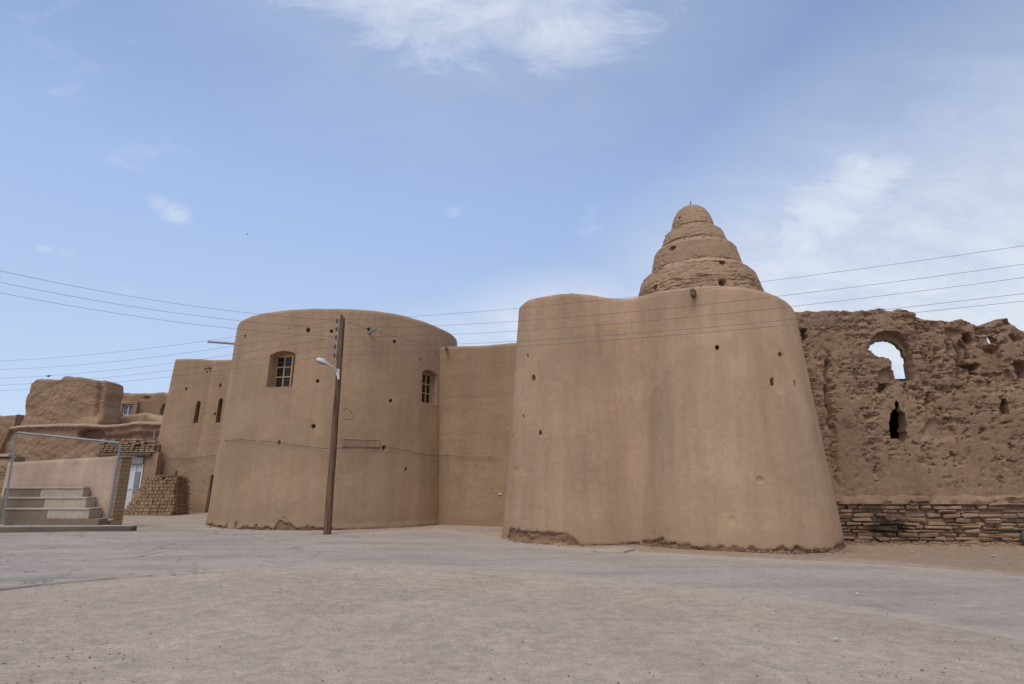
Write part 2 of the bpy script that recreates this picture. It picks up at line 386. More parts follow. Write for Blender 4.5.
def hlines(hs):
    a = [h.lines() for h in hs]; return np.concatenate([x[0] for x in a]), np.concatenate([x[1] for x in a])
class Sweep:
    """a battered wall swept along a plan path, with rounded top"""
    def __init__(s, path, top, batter, closed=False, ds=.045, extraS=(), extraZ=(), catmull=True, rtop=.25):
        p = np.asarray(path, float)
        if catmull:
            q = [];
            pp = np.vstack([2 * p[0] - p[1], p, 2 * p[-1] - p[-2]])
            for i in range(1, len(pp) - 2):
                for t in np.linspace(0, 1, 40, endpoint=False):
                    a, b, c, d = pp[i - 1:i + 3]
                    q.append(.5 * (2 * b + (c - a) * t + (2 * a - 5 * b + 4 * c - d) * t * t + (3 * b - a - 3 * c + d) * t ** 3))
            q.append(p[-1]); p = np.array(q)
        L = np.r_[0, np.cumsum(np.linalg.norm(np.diff(p, axis=0), axis=1))]
        s.L = L[-1]
        S = np.unique(np.round(np.r_[np.linspace(0, s.L, int(s.L / ds) + 1), np.array(extraS, float)], 4)); s.S = S
        s.xy = np.c_[np.interp(S, L, p[:, 0]), np.interp(S, L, p[:, 1])]
        tg = np.c_[np.gradient(s.xy[:, 0], S), np.gradient(s.xy[:, 1], S)]
        k = 5; ker = np.ones(k) / k
        if closed: pad = lambda a: np.convolve(np.r_[a[-k//2:-1], a, a[1:k//2+1]], ker, 'same')[len(a[-k//2:-1]):][:len(a)]
        else: pad = lambda a: np.convolve(np.pad(a, k // 2, 'edge'), ker, 'valid')
        tg = np.c_[pad(tg[:, 0]), pad(tg[:, 1])]
        tg /= np.linalg.norm(tg, axis=1)[:, None]; s.T = tg
        s.N = np.c_[tg[:, 1], -tg[:, 0]]               # outward normal (path runs left to right seen from outside)
        s.top = np.array([top(a) for a in S]); s.rtop = rtop; s.bt = np.array([batter(a) for a in S]) if callable(batter) else np.full(len(S), batter)
        zm = np.mean(s.top) - rtop
        Zr = np.unique(np.round(np.r_[np.linspace(-.25, zm, int((zm + .25) / ds) + 1), np.array(extraZ, float)], 4))
        w = (Zr + .25) / (zm + .25)
        s.Z = -.25 + w[None, :] * (s.top[:, None] - rtop + .25)
        s.SS = np.repeat(S[:, None], s.Z.shape[1], 1)
        s.closed = closed
        s.base = s.pos(s.SS, s.Z, 0)
    def pos(s, SS, Z, d):
        X = np.repeat(s.xy[:, None, :], Z.shape[1], 1); N = s.N[:, None, :]
        q = X - N * (s.bt[:, None] * np.maximum(Z, 0) + d)[..., None]
        return np.dstack([q, Z])
    def locate(s, px, py):
        """wall coordinates (s, z) of the point seen at a pixel"""
        x, y, dep = proj(s.base); q = s.base - EYE
        face = (q[..., 0] * s.N[:, None, 0] + q[..., 1] * s.N[:, None, 1]) < 0
        e = (x - px) ** 2 + (y - py) ** 2 + np.where(face, 0, 1e9)
        i = np.unravel_index(np.argmin(e), e.shape); return s.SS[i], s.Z[i]
    def at(s, S, z, off=0.):
        i = int(np.argmin(np.abs(s.S - S))); p = s.xy[i] - s.N[i] * (s.bt[i] * max(z, 0) - off)
        return np.array([p[0], p[1], z]), np.array([*s.T[i], 0]), np.array([*s.N[i], 0])
    def surf(s, S, z, off):
        i = int(np.argmin(np.abs(s.S - S))); j = int(np.argmin(np.abs(s.Z[i] - z)))
        return s.front[i, j] + np.array([*s.N[i], 0]) * off
    def build(s, name, mat, disp, thick, dam=None, parent=None):
        d = disp(s.SS, s.Z, s.base); F0 = s.pos(s.SS, s.Z, d); s.front = F0
        r = s.rtop; rows = [F0[:, j] for j in range(F0.shape[1])]
        dz = d[:, -1]; wob = .03 * fbm(s.xy[:, 0] * .8, s.xy[:, 1] * .8, 3., 3)
        for a in np.linspace(0, math.pi / 2, 7)[1:]:
            zz = s.top - r + r * math.sin(a) + wob * math.sin(a)
            dd = s.bt * (s.top - r) + dz * math.cos(a) + r * (1 - math.cos(a))
            rows.append(np.c_[s.xy - s.N * dd[:, None], zz])
        for th, dzz in ((thick * .8, .03), (thick, .2), (thick, 3.), (thick, 50.)):
            zz = np.maximum(s.top - dzz, -.25); dd = s.bt * (s.top - r) + th
            rows.append(np.c_[s.xy - s.N * dd[:, None], zz])
        V = np.stack(rows, 1); ns, nz = V.shape[:2]
        I = np.arange(ns * nz).reshape(ns, nz)
        f = np.stack([I[:-1, :-1], I[1:, :-1], I[1:, 1:], I[:-1, 1:]], -1).reshape(-1, 4)
        if s.closed: V[-1] = V[0]
        at = np.zeros((ns, nz))
        if dam is not None: at[:, :F0.shape[1]] = dam(s.SS, s.Z)
        return mk(name, V.reshape(-1, 3), f, mat, parent, smooth=50, attrs={'dam': at})

class Slab:
    """a straight thick wall with its own top outline, relief, holes and eroded edges; A to B is the front, left to right"""
    def __init__(s, A, B, thick, top, z0=-.25, ds=.06, batter=0, rtop=.15, rend=0., extraS=(), extraZ=()):
        s.A = np.asarray(A, float); s.Bv = np.asarray(B, float); d = s.Bv - s.A; s.L = np.linalg.norm(d)
        s.T = d / s.L; s.I = np.array([-s.T[1], s.T[0]])      # inward
        if s.I[1] < 0: s.I = -s.I
        s.S = np.unique(np.round(np.r_[np.linspace(0, s.L, max(3, int(s.L / ds) + 1)), np.array(extraS, float)], 4))
        s.tp = np.array([top(a) for a in s.S]); zm = s.tp.mean()
        Zr = np.unique(np.round(np.r_[np.linspace(z0, zm, max(3, int((zm - z0) / ds) + 1)), np.array(extraZ, float)], 4)); w = (Zr - z0) / (zm - z0)
        s.Z = z0 + w[None] * (s.tp[:, None] - z0); s.SS = np.repeat(s.S[:, None], len(w), 1)
        s.thick, s.batter, s.z0 = thick, batter, z0
        def rnd(dist, r): t = np.clip((r - dist) / max(r, 1e-6), 0, 1); return r * (1 - np.sqrt(1 - t * t))
        s.edge = np.maximum(rnd(s.tp[:, None] - s.Z, rtop), rnd(np.minimum(s.SS, s.L - s.SS), rend) if rend else 0)
        s.edgeback = rnd(s.tp[:, None] - s.Z, rtop)
        s.base = s.pos(np.zeros_like(s.Z) )
    def pos(s, d):
        dd = d + s.batter * (s.Z - s.z0); q = s.A + s.SS[..., None] * s.T + dd[..., None] * s.I
        return np.dstack([q, s.Z])
    def locate(s, px, py):
        """exact: ray against the battered front plane"""
        d = ray(px, py); n = np.array([*s.I, -s.batter]); p0 = np.array([*s.A, s.z0])
        t = np.dot(p0 - EYE, n) / np.dot(d, n); p = EYE + d * t
        return float(np.dot(p[:2] - s.A, s.T)), float(p[2])
    def at(s, S, z, off=0.):
        q = s.A + S * s.T + (s.batter * (z - s.z0) - off) * s.I
        return np.array([*q, z]), np.array([*s.T, 0]), np.array([*(-s.I), 0])
    def build(s, name, mat, disp=None, mask=None, backd=None, dam=None, side_lean=0., parent=None, rough_end=0):
        ns, nz = s.Z.shape
        d = disp(s.SS, s.Z, s.base) if disp is not None else np.zeros_like(s.Z)
        Fv = s.pos(d + s.edge)
        bk = s.thick - s.edgeback - s.batter * (s.Z - s.z0) * 2 - (backd(s.SS, s.Z) if backd is not None else 0)
        Bk = s.pos(np.maximum(bk, d + s.edge + .04))
        lean = side_lean * (s.Z - s.z0) * (1 - 2 * s.SS / s.L)
        if rough_end:
            e = rough_end * fbm(s.Z * 1.3, s.SS * 0 + 4.2, 1.7, 4, 31)
            lean = lean + e * np.exp(-np.minimum(s.SS, s.L - s.SS) / .5)
        for V in (Fv, Bk): V[..., :2] += lean[..., None] * s.T
        s.front = Fv
        I = np.arange(ns * nz).reshape(ns, nz); off = ns * nz
        keep = np.ones((ns - 1, nz - 1), bool)
        if mask is not None:
            cS = (s.SS[:-1, :-1] + s.SS[1:, 1:]) / 2; cZ = (s.Z[:-1, :-1] + s.Z[1:, 1:]) / 2; keep &= ~mask(cS, cZ)
        a, b, c, e = I[:-1, :-1], I[1:, :-1], I[1:, 1:], I[:-1, 1:]
        fr = np.stack([a, b, c, e], -1)[keep]; br = np.stack([a, e, c, b], -1)[keep] + off
        kp = np.pad(keep, 1); side = []
        for (nb, p, q) in ((kp[:-2, 1:-1], a, e), (kp[2:, 1:-1], c, b), (kp[1:-1, :-2], b, a), (kp[1:-1, 2:], e, c)):
            k = keep & ~nb; p, q = p[k], q[k]; side.append(np.stack([p, q, q + off, p + off], -1))
        f = np.vstack([fr, br] + side)
        at = np.zeros((2, ns, nz))
        if dam is not None: at[:] = dam(s.SS, s.Z)[None]
        return mk(name, np.vstack([Fv.reshape(-1, 3), Bk.reshape(-1, 3)]), f, mat, parent, smooth=48, attrs={'dam': at})
def prof(pts):
    pts = sorted(pts); x = [p[0] for p in pts]; y = [p[1] for p in pts]
    return lambda s: float(np.interp(s, x, y))
def noisy(fn, amp, fr, seed=0):
    return lambda s: fn(s) + amp * float(fbm(np.array(s * fr), 0.3, seed + .5, 4, seed))

# ------------------------------------------------------------------ ground and road
def hgt(x, y): return .016 * fbm(x * .22, y * .22, .5, 2, 5)
gx = np.unique(np.r_[-700, -400, -220, -120, -70, -45, np.arange(-34, 34.01, .25), 45, 70, 120, 220, 400, 700.])
gy = np.unique(np.r_[-300, -120, -50, -20, -8, np.arange(-4, 46.01, .25), 60, 90, 150, 300, 600, 1200.])
far_px = [(-150, 533), (0, 533.5), (132, 531), (140, 521), (200, 520.5), (300, 531), (335, 534), (440, 529), (498, 538), (560, 546.5), (650, 552.5), (760, 558), (850, 563), (940, 569), (1024, 578), (1200, 592)]
near_px = [(-150, 609), (0, 591), (60, 584), (120, 579), (240, 571), (340, 568), (450, 572), (600, 582), (760, 600), (900, 619), (1024, 641), (1200, 672)]
farP = np.array([G(*p)[:2] for p in far_px]); nearP = np.array([G(*p)[:2] for p in near_px])
farP = np.vstack([[-60, farP[0, 1]], farP, [60, farP[-1, 1] - 9]]); nearP = np.vstack([[-60, nearP[0, 1] - 6], nearP, [60, nearP[-1, 1] - 9]])
def fary(x): return np.interp(x, farP[:, 0], farP[:, 1])
def neary(x): return np.interp(x, nearP[:, 0], nearP[:, 1])
GX, GY = np.meshgrid(gx, gy, indexing='ij')
GZ = np.where((np.abs(GX) < 60) & (GY > -6) & (GY < 60), hgt(GX, GY), 0)
# loose earth banked against the foot of the walls on the right
bank = .05 * np.exp(-((GY - 15.3) / .7) ** 2) * sst(7.6, 8.6, GX) + .05 * np.exp(-((GY - fary(GX) - .5) / .35) ** 2) * sst(3, 6, GX)
GZ = GZ + bank
I = np.arange(GX.size).reshape(GX.shape)
gf = np.stack([I[:-1, :-1], I[1:, :-1], I[1:, 1:], I[:-1, 1:]], -1).reshape(-1, 4)
verge = sst(-.9, .7, GY - fary(GX) + .5 * fbm(GX * .5, GY * .5, 2., 3, 3)) * (sst(-1, 6, GX) * .9 + .12)
verge = np.where(GY > 60, .5, verge)
tag(mk('ground', np.c_[GX.ravel(), GY.ravel(), GZ.ravel()], gf, M['dirt'], base=(0, 0, 0), smooth=60, attrs={'verge': verge, 'rim': np.exp(-((GY - neary(GX) + .28) / .34) ** 2) * sst(-9, -5.5, GX) * (1 - sst(.5, 5, GX))}), kind='structure')

rx = np.arange(-34, 30.01, .1); nt = 70
ny_ = neary(rx) + .13 * fbm(rx * .9, 1.2, .3, 4, 11) + .06 * fbm(rx * 4, 4.2, .3, 3, 12)
fy_ = np.minimum(fary(rx) + .10 * fbm(rx * .8, 7.2, .3, 4, 13), 40)
t = np.r_[0, np.linspace(0, 1, nt)]
RY = ny_[:, None] * (1 - t) + fy_[:, None] * t; RX = np.repeat(rx[:, None], len(t), 1)
lift = .008 + .028 * sst(-4.2, -8, RX) * sst(.5, 0, np.abs(t - 0) * 1.5)[None]
RZ = hgt(RX, RY) + lift
RZ[:, 0] -= .06; RY[:, 0] -= .02
dist = np.minimum(RY - ny_[:, None], fy_[:, None] - RY)
edge = 1 - sst(0, 1.3, dist); edge = np.maximum(edge * (1 - .8 * sst(-4, -8, RX)), .75 * sst(2.2, 0, fy_[:, None] - RY) * sst(-9, -4, RX))
I = np.arange(RX.size).reshape(RX.shape)
rf = np.stack([I[:-1, :-1], I[1:, :-1], I[1:, 1:], I[:-1, 1:]], -1).reshape(-1, 4)
tag(mk('road', np.c_[RX.ravel(), RY.ravel(), RZ.ravel()], rf, M['road'], base=(0, 0, 0), smooth=60, attrs={'edge': edge}), kind='structure')

# loose stones on the dirt
v = []; f = []
for k in range(7000):
    y = 4.6 + 11 * rng.random() ** 1.6; x = (rng.random() * 2 - 1) * (y * 1.0 + 1)
    if y > neary(x) - .05 and rng.random() > .12: continue
    if y > fary(x) - .2: continue
    if float(vn(x * .5, y * .5, 3.)) < -.25 and rng.random() < .8: continue
    r = .004 + .010 * rng.random() ** 4; z = float(hgt(np.array(x), np.array(y))) + (.01 if y > neary(x) else 0)
    b = len(v); q = np.array([(1, 0, 0), (0, 1, 0), (-1, 0, 0), (0, -1, 0), (0, 0, .7), (0, 0, -.7)]) * r * rng.uniform(.6, 1.35, (6, 1))
    a = rng.random() * 6.3; c, s_ = math.cos(a), math.sin(a)
    v += [(x + p[0] * c - p[1] * s_, y + p[0] * s_ + p[1] * c, z + p[2] + r * .3) for p in q]
    f += [(b + i, b + (i + 1) % 4, b + 4) for i in range(4)] + [(b + (i + 1) % 4, b + i, b + 5) for i in range(4)]
tag(mk('gravel', v, f, M['pebble'], base=(0, 0, 0), smooth=30), 'small loose stones scattered over the dusty foreground', 'gravel', kind='stuff')

# ------------------------------------------------------------------ wall cast of windows
def window_unit(root, wall, s0, z0, z1, w, depth, cols, rows, openleaf=False):
    """timber casement set at the back of a reveal; frame and panes in the wall's own tangent/normal axes"""
    c, T, N = wall.at(s0, (z0 + z1) / 2, -depth)
    hgt_ = z1 - z0; fr = MB(); th = .055
    def bx(mb, t0, t1, a0, a1, n0, n1, **k):
        mb.box(c + T * (t0 + t1) / 2 + N * (n0 + n1) / 2 + np.array([0, 0, (a0 + a1) / 2 - (z0 + z1) / 2]), (t1 - t0, n1 - n0, a1 - a0), T, N, bev=.006, **k)
    bx(fr, -w / 2, -w / 2 + th * 1.4, z0, z1, -.02, .06); bx(fr, w / 2 - th * 1.4, w / 2, z0, z1, -.02, .06)
    bx(fr, -w / 2 + th * 1.4, w / 2 - th * 1.4, z1 - th * 2.2, z1, -.02, .058); bx(fr, -w / 2 + th * 1.4, w / 2 - th * 1.4, z0, z0 + th, -.02, .058)
    win = fr.build('window', M['wood'], root)
    inner = w - 2.8 * th; gw = inner / cols; mb = MB()
    for i in range(1, cols):
        x = -inner / 2 + gw * i; big = .05
        bx(mb, x - big / 2, x + big / 2, z0 + th, z1 - 2.2 * th, 0, .05)
    gh = (hgt_ - 3.2 * th) / rows
    for j in range(1, rows):
        a = z0 + th + gh * j; bx(mb, -inner / 2, inner / 2, a - .023, a + .023, .003, .04)
    mb.build('glazing_bars', M['wood'], win)
    g = MB(); bx(g, -inner / 2, inner / 2, z0 + th, z1 - 2.2 * th, -.006, .008)
    g.build('pane', M['glass'], win)
    if openleaf:
        c0 = c + T * (inner / 2 - .005) + N * .06; d = T * -.25 + N * .9; d = d / np.linalg.norm(d); n2 = np.array([d[1], -d[0], 0])
        lw = min(depth - .12, .3); lf = MB()
        for a0, a1, b0, b1 in ((0, .04, 0, 1), (lw - .04, lw, 0, 1), (.04, lw - .04, 0, .06), (.04, lw - .04, .94, 1), (.04, lw - .04, .31, .345), (.04, lw - .04, .63, .665)):
            zz0 = z0 + th + b0 * (hgt_ - 3.2 * th); zz1 = z0 + th + b1 * (hgt_ - 3.2 * th)
            lf.box(np.array([*(c0 + d * (a0 + a1) / 2)[:2], (zz0 + zz1) / 2]), (a1 - a0, .03, zz1 - zz0), d, n2)
        lf.build('casement', M['wood'], win)
        lp = MB(); lp.box(np.array([*(c0 + d * lw / 2)[:2], z0 + th + .5 * (hgt_ - 3.2 * th)]), (lw - .06, .008, (hgt_ - 3.2 * th) * .96), d, n2)
        lp.build('casement_pane', M['glass_sky'], win)
    return win

# ------------------------------------------------------------------ round tower (left)
CX, CY, RB = -7.2, 24.9, 4.97
ang = np.linspace(R(90), R(90) + 2 * math.pi, 361)            # starts at the back, runs over the left to the front
path = np.c_[CX + RB * np.cos(ang), CY + RB * np.sin(ang)]
def ttop(s):
    return 7.86 + .03 * math.sin(s * .8)
RT = Sweep(path, ttop, .034, closed=True, ds=.05, catmull=False, rtop=.22)
sA, zA0 = RT.locate(278.2, 386.5); _, zA1 = RT.locate(282, 351)
sB, zB0 = RT.locate(430.3, 402.8); _, zB1 = RT.locate(430.3, 371)
wA = 1.10; wB = .90
eS = [sA - wA / 2 - .012, sA - wA / 2 + .012, sA + wA / 2 - .012, sA + wA / 2 + .012, sB - wB / 2 - .012, sB - wB / 2 + .012, sB + wB / 2 - .012, sB + wB / 2 + .012]
eZ = [zA0 - .012, zA0 + .012, zB0 - .012, zB0 + .012]
fine = np.r_[np.arange(sA - .6, sA + .6, .02), np.arange(sB - .6, sB + .6, .02)]
finez = np.r_[np.arange(zA1 - .22, zA1 + .05, .015), np.arange(zB1 - .22, zB1 + .05, .015)]
hp = [(308.5, 330.5, .15, .17), (331, 331, .12, .13), (395, 342, .13, .12), (368.6, 329.5, .10, .12), (317, 381.5, .12, .12), (313.5, 426, .13, .13), (391, 401, .11, .13), (384, 447.5, .12, .14), (406, 470, .11, .12), (279, 442, .12, .12), (245, 336.5, .14, .2), (421, 359, .07, .13)]
RTh = [Hole(*RT.locate(x, y), w, h, .35) for x, y, w, h in hp]
_hS, _hZ = hlines(RTh)
RT = Sweep(path, ttop, .034, closed=True, ds=.05, catmull=False, rtop=.15, extraS=np.r_[eS, fine, _hS], extraZ=np.r_[eZ, finez, _hZ])
bs = [(212, 525, .5, .07), (228, 520, .20, .14), (237, 517.5, .20, .24), (247, 524, .6, .10), (257, 522, .30, .17), (268, 526, .5, .09), (286, 523, .78, .34), (309, 526, .14, .20), (322, 530, .5, .07)]
bsl = [(RT.locate(x, 515)[0], w, h) for x, _, w, h in bs]
def rt_dam(S, Z):
    k = np.zeros_like(Z)
    for s0, w, h in bsl:
        e = np.clip(1 - ((S - s0) / (w / 2)) ** 2, 0, 1) ** .6; e = e * (1 + .5 * fbm(S * 7, Z * 7, s0, 3, 43))
        k = np.maximum(k, sst(-.02, .03, h * e - Z) * (e > .02))
    s0, s1 = RT.locate(207, 500)[0] - .8, RT.locate(330, 500)[0]
    low = (.05 + .09 * (fbm(S * 1.6, .2, .7, 4, 41)) ) * sst(s0 - .3, s0, S) * (1 - sst(s1, s1 + 2, S)) - Z
    return np.maximum(k, sst(-.01, .03, low))
def rt_disp(S, Z, B):
    d = .016 * fbm(B[..., 0] * .6, B[..., 1] * .6, B[..., 2] * .45, 3, 1) + .004 * fbm(B[..., 0] * 4, B[..., 1] * 4, B[..., 2] * 4, 3, 2)
    for h in RTh: d = np.maximum(d, h.d(S, Z))
    mA = arch_mask(S, Z, sA, wA, zA0, zA1, .13); mB = arch_mask(S, Z, sB, wB, zB0, zB1, .15)
    d = d * (1 - mA) + .50 * mA; d = d * (1 - mB) + .42 * mB
    dm = rt_dam(S, Z); d = d + dm * (.05 + .05 * fbm(S * 6, Z * 9, .3, 3, 9))
    for h in RTh: pass
    lip = sst(.25, 0, Z) * -.03
    return d + lip * (1 - dm)
tower = RT.build('round_tower', M['plaster'], rt_disp, .6, rt_dam)
tag(tower, 'broad round mud plastered tower behind the wooden pole, with two small windows', 'tower')
window_unit(tower, RT, sA, zA0, zA1 - .02, wA - .01, .46, 3, 3, True)
window_unit(tower, RT, sB, zB0, zB1 - .02, wB - .01, .38, 3, 3)
rb = MB(); n = 48
rv = [(CX + 4.3 * math.cos(a), CY + 4.3 * math.sin(a), 7.3) for a in np.linspace(0, 2 * math.pi, n, endpoint=False)]
rb.add(rv + [(p[0], p[1], 7.0) for p in rv], [tuple(range(n))] + [(i, i + n, (i + 1) % n + n, (i + 1) % n) for i in range(n)]); rb.build('roof', M['rampmud'], tower)
def spout(parent, base, direction, length, r, mat, name='water_spout', half=True):
    d = np.asarray(direction, float); d /= np.linalg.norm(d)
    mb = MB(); mb.tube([np.asarray(base) - d * .25, np.asarray(base) + d * length], r, 10); return mb.build(name, mat, parent, smooth=40)
# rain spouts
p, T, N = RT.at(*RT.locate(234.5, 344)); pl = P(208, 341.5, p[1] - .1); spout(tower, p + np.array([.25, 0, 0]), pl - p - np.array([.25, 0, 0]), np.linalg.norm(pl - p) + .25, .055, M['zinc'])
p, T, N = RT.at(*RT.locate(368.6, 332.5)); spout(tower, p, P(379.5, 327, p[1] - .55) - p, .62, .045, M['zinc'])
# ribbed vent panel beside the pole
s0, z0 = RT.locate(361, 443.5); c, T, N = RT.at(s0, z0)
vp = MB(); vp.box(c + N * -.005, (1.28, .05, .26), T, N, bev=.01)
for k in np.linspace(-.56, .56, 19): vp.box(c + T * k + N * .022, (.03, .02, .23), T, N)
vpo = vp.build('vent_panel', M['plaster'], tower); MB().box(c + N * .02 + np.array([0, 0, .14]), (1.30, .05, .022), T, N, bev=.008).build('ledge', M['whiteslab'], vpo)  # the ledge's paler material paints the sunlit top edge into its colour
# cracked outline of an old patch
def wallstroke(wall, pix, w, name, mat, parent, off=.012, n=5):
    mb = MB(); sz = [wall.locate(*p) for p in pix]
    pts = []
    for (a, b), (c_, d_) in zip(sz[:-1], sz[1:]):
        for t_ in np.linspace(0, 1, n, endpoint=False): pts.append(wall.surf(a + (c_ - a) * t_, b + (d_ - b) * t_, off))
    pts.append(wall.surf(*sz[-1], off)); mb.tube(pts, w, 5); return mb.build(name, mat, parent)
wallstroke(RT, [(342, 409.5), (347, 408), (351, 411), (354.5, 416), (352, 419.5), (347, 420), (343, 418)], .008, 'plaster_crack', M['oldwood'], tower, .0)

# ------------------------------------------------------------------ recessed wall
RW = Slab((-3.6, 22.95), (1.6, 20.85), .8, lambda s: 6.98 - .035 * s + .02 * math.sin(s * 1.9), ds=.05, batter=.012, rtop=.14)
def rw_disp(S, Z, B):
    d = .02 * fbm(S * .8, Z * .8, .3, 3, 21) + .006 * fbm(S * .9, Z * 4, .9, 4, 22)
    for zl in (2.55, 4.75): d = d + .012 * np.exp(-((Z - zl - .05 * vn(S * 1.2, 0., zl)) / .03) ** 2)
    return d
rw = RW.build('plaster_wall', M['plaster_red'], rw_disp)
tag(rw, 'plain mud plastered wall set back between the round tower and the curved wall', 'wall')
p, T, N = RW.at(*RW.locate(446.5, 348)); spout(rw, p, N + T * .5 - np.array([0, 0, .35]), .42, .06, M['oldwood'])
p, T, N = RW.at(*RW.locate(500.5, 494)); wm = MB(); wm.box(p + N * .03, (.16, .02, .05), T, N, bev=.006, jit=.008); wm.build('white_smear', M['whiteslab'], rw)

# ------------------------------------------------------------------ curved wall (right)
bpath = [(.85, 21.5), (.18, 19.8), (-.18, 18.4), (-.30, 17.5), (-.18, 16.85), (.22, 16.22), (.90, 15.76), (1.65, 15.50), (2.4, 15.56), (2.95, 15.68), (3.28, 15.70), (3.52, 15.42), (4.0, 14.80), (4.95, 14.18), (6.1, 13.83), (7.1, 13.92), (7.9, 14.4), (8.4, 15.15), (8.57, 16.1), (8.55, 17.2), (8.4, 18.4)]
bb = np.array(bpath); bl = np.r_[0, np.cumsum(np.linalg.norm(np.diff(bb, axis=0), axis=1))]
tops = [6.95, 6.98, 7.02, 7.06, 7.04, 7.06, 7.06, 7.06, 7.0, 6.96, 6.94, 6.90, 6.84, 6.77, 6.65, 6.46, 6.30, 6.20, 6.18, 6.15, 6.1]
_tk = [tops]
BWtop = lambda s: float(np.interp(s * bl[-1] / BWL[0], bl, tops))
BWL = [bl[-1] * 1.01]
BWb = lambda s: float(np.interp(s, [0, 13, 17, 30], [.075, .075, .088, .09]))
BW = Sweep(bpath, BWtop, BWb, ds=.045, rtop=.17)
bh = [(528, 355, .09, .11), (533, 378, .13, .13), (523, 416, .08, .09), (540, 433, .10, .10), (717, 347, .11, .11), (780, 355, .09, .10), (794.5, 383, .09, .14), (829, 467, .08, .14)]
BWh = [Hole(*BW.locate(x, y), w, h, .3) for x, y, w, h in bh] + [Hole(*BW.locate(772, 381.5), .11, .17, .3, True), Hole(*BW.locate(760, 480.5), .18, .14, .03), Hole(*BW.locate(512, 439), .42, .2, .03), Hole(*BW.locate(515, 470), .22, .16, .04), Hole(*BW.locate(732, 521), .16, .2, .012)]
_hS, _hZ = hlines(BWh); BW = Sweep(bpath, BWtop, BWb, ds=.045, rtop=.17, extraS=_hS, extraZ=_hZ)
sd0 = BW.locate(508, 530)[0]; sd1 = BW.locate(581, 530)[0]; se0 = BW.locate(630, 530)[0]; se1 = BW.locate(842, 530)[0]
def bw_dam(S, Z):
    a = .30 + .05 * fbm(S * 8, Z * 8, .7, 3, 54) + .05 * fbm(S * 2.2, .4, .3, 4, 51); b0 = .05
    k1 = sst(-.02, .02, a * np.minimum(1, (S - sd0 + .12) / .25).clip(0, 1) * np.minimum(1, (sd1 - S) / .3).clip(0, 1) - Z) * sst(b0 - .03, b0, Z + .08 * (S > sd1 - .35))
    h2 = np.interp(S, [se0 - .3, se0, se0 + .9, se0 + 1.8, se0 + 3, se1 - 2.4, se1 - 1.6, se1 - .9, se1 - .4, se1 + .6, se1 + 3], [0, .10, .15, .11, .14, .09, .09, .13, .22, .30, .3])
    h2 = h2 * (1 + .55 * fbm(S * 1.5, .8, .3, 4, 52)) + .06 * fbm(S * 6, Z * 6, .2, 3, 53)
    k2 = sst(-.02, .03, h2 - Z) * (S > se0 - .3)
    return np.maximum(k1, k2)
def bw_disp(S, Z, B):
    d = .018 * fbm(B[..., 0] * .5, B[..., 1] * .5, B[..., 2] * .35, 3, 61) + .004 * fbm(B[..., 0] * 5, B[..., 1] * 5, B[..., 2] * 5, 3, 62)
    d = d + .010 * sst(1.86, 1.80, Z + .05 * vn(S * .9, 0., .3)) * -1
    dm = bw_dam(S, Z)
    d = d + dm * (.055 + .05 * fbm(S * 3.2, Z * 14, .3, 4, 63) + .02 * fbm(S * 14, Z * 14, .3, 2, 64))
    for h in BWh: d = np.maximum(d, h.d(S, Z))
    return d
bw = BW.build('curved_wall', M['bulwark'], bw_disp, .9, bw_dam)
tag(bw, 'tall smooth curved mud wall with rounded top in front of the stepped dome', 'wall')
p, T, N = BW.at(*BW.locate(694, 294)); spm = MB(); spm.box(p + N * .02 + np.array([0, 0, -.03]), (.12, .5, .2), T, N, bev=.02); spm.build('water_spout', M['oldwood'], bw)
wallstroke(BW, [(588, 528), (592, 531), (595.5, 536), (597, 543)], .012, 'plaster_crack', M['oldwood'], bw, -.002)
# chalk scribbles
ch = MB(); random.seed(12)
def scrib(x0, y0, w, h, k):
    """running joined-up letters in chalk along the wall"""
    pts = []; x = x0
    for i in range(k):
        x += w / k * random.uniform(.3, 1.5); pts.append((x, y0 + (1 if i % 2 else -1) * random.uniform(.2, 1.0) * h * (1 if i % 4 else 1.5)))
    sz = [BW.locate(*q) for q in pts]; P3 = []
    for (a, b), (c_, d_) in zip(sz[:-1], sz[1:]):
        for t_ in (0, .33, .66): P3.append(BW.surf(a + (c_ - a) * t_, b + (d_ - b) * t_, .007))
    if len(P3) > 3: MB().tube(P3, .0055, 4).build('chalk_writing', M['chalk'], bw)
for a in ((591, 506, 22, 2, 12), (598, 501, 28, 1.2, 9), (655, 484, 18, 2, 9), (660, 497, 9, 3, 7), (648, 515, 24, 1.6, 13), (650, 522, 34, 1.2, 12), (665, 508, 20, 1.5, 8), (648, 531, 12, 2.5, 7), (530, 503, 14, 1.3, 6), (676, 519, 14, 1.5, 8)): scrib(*a)

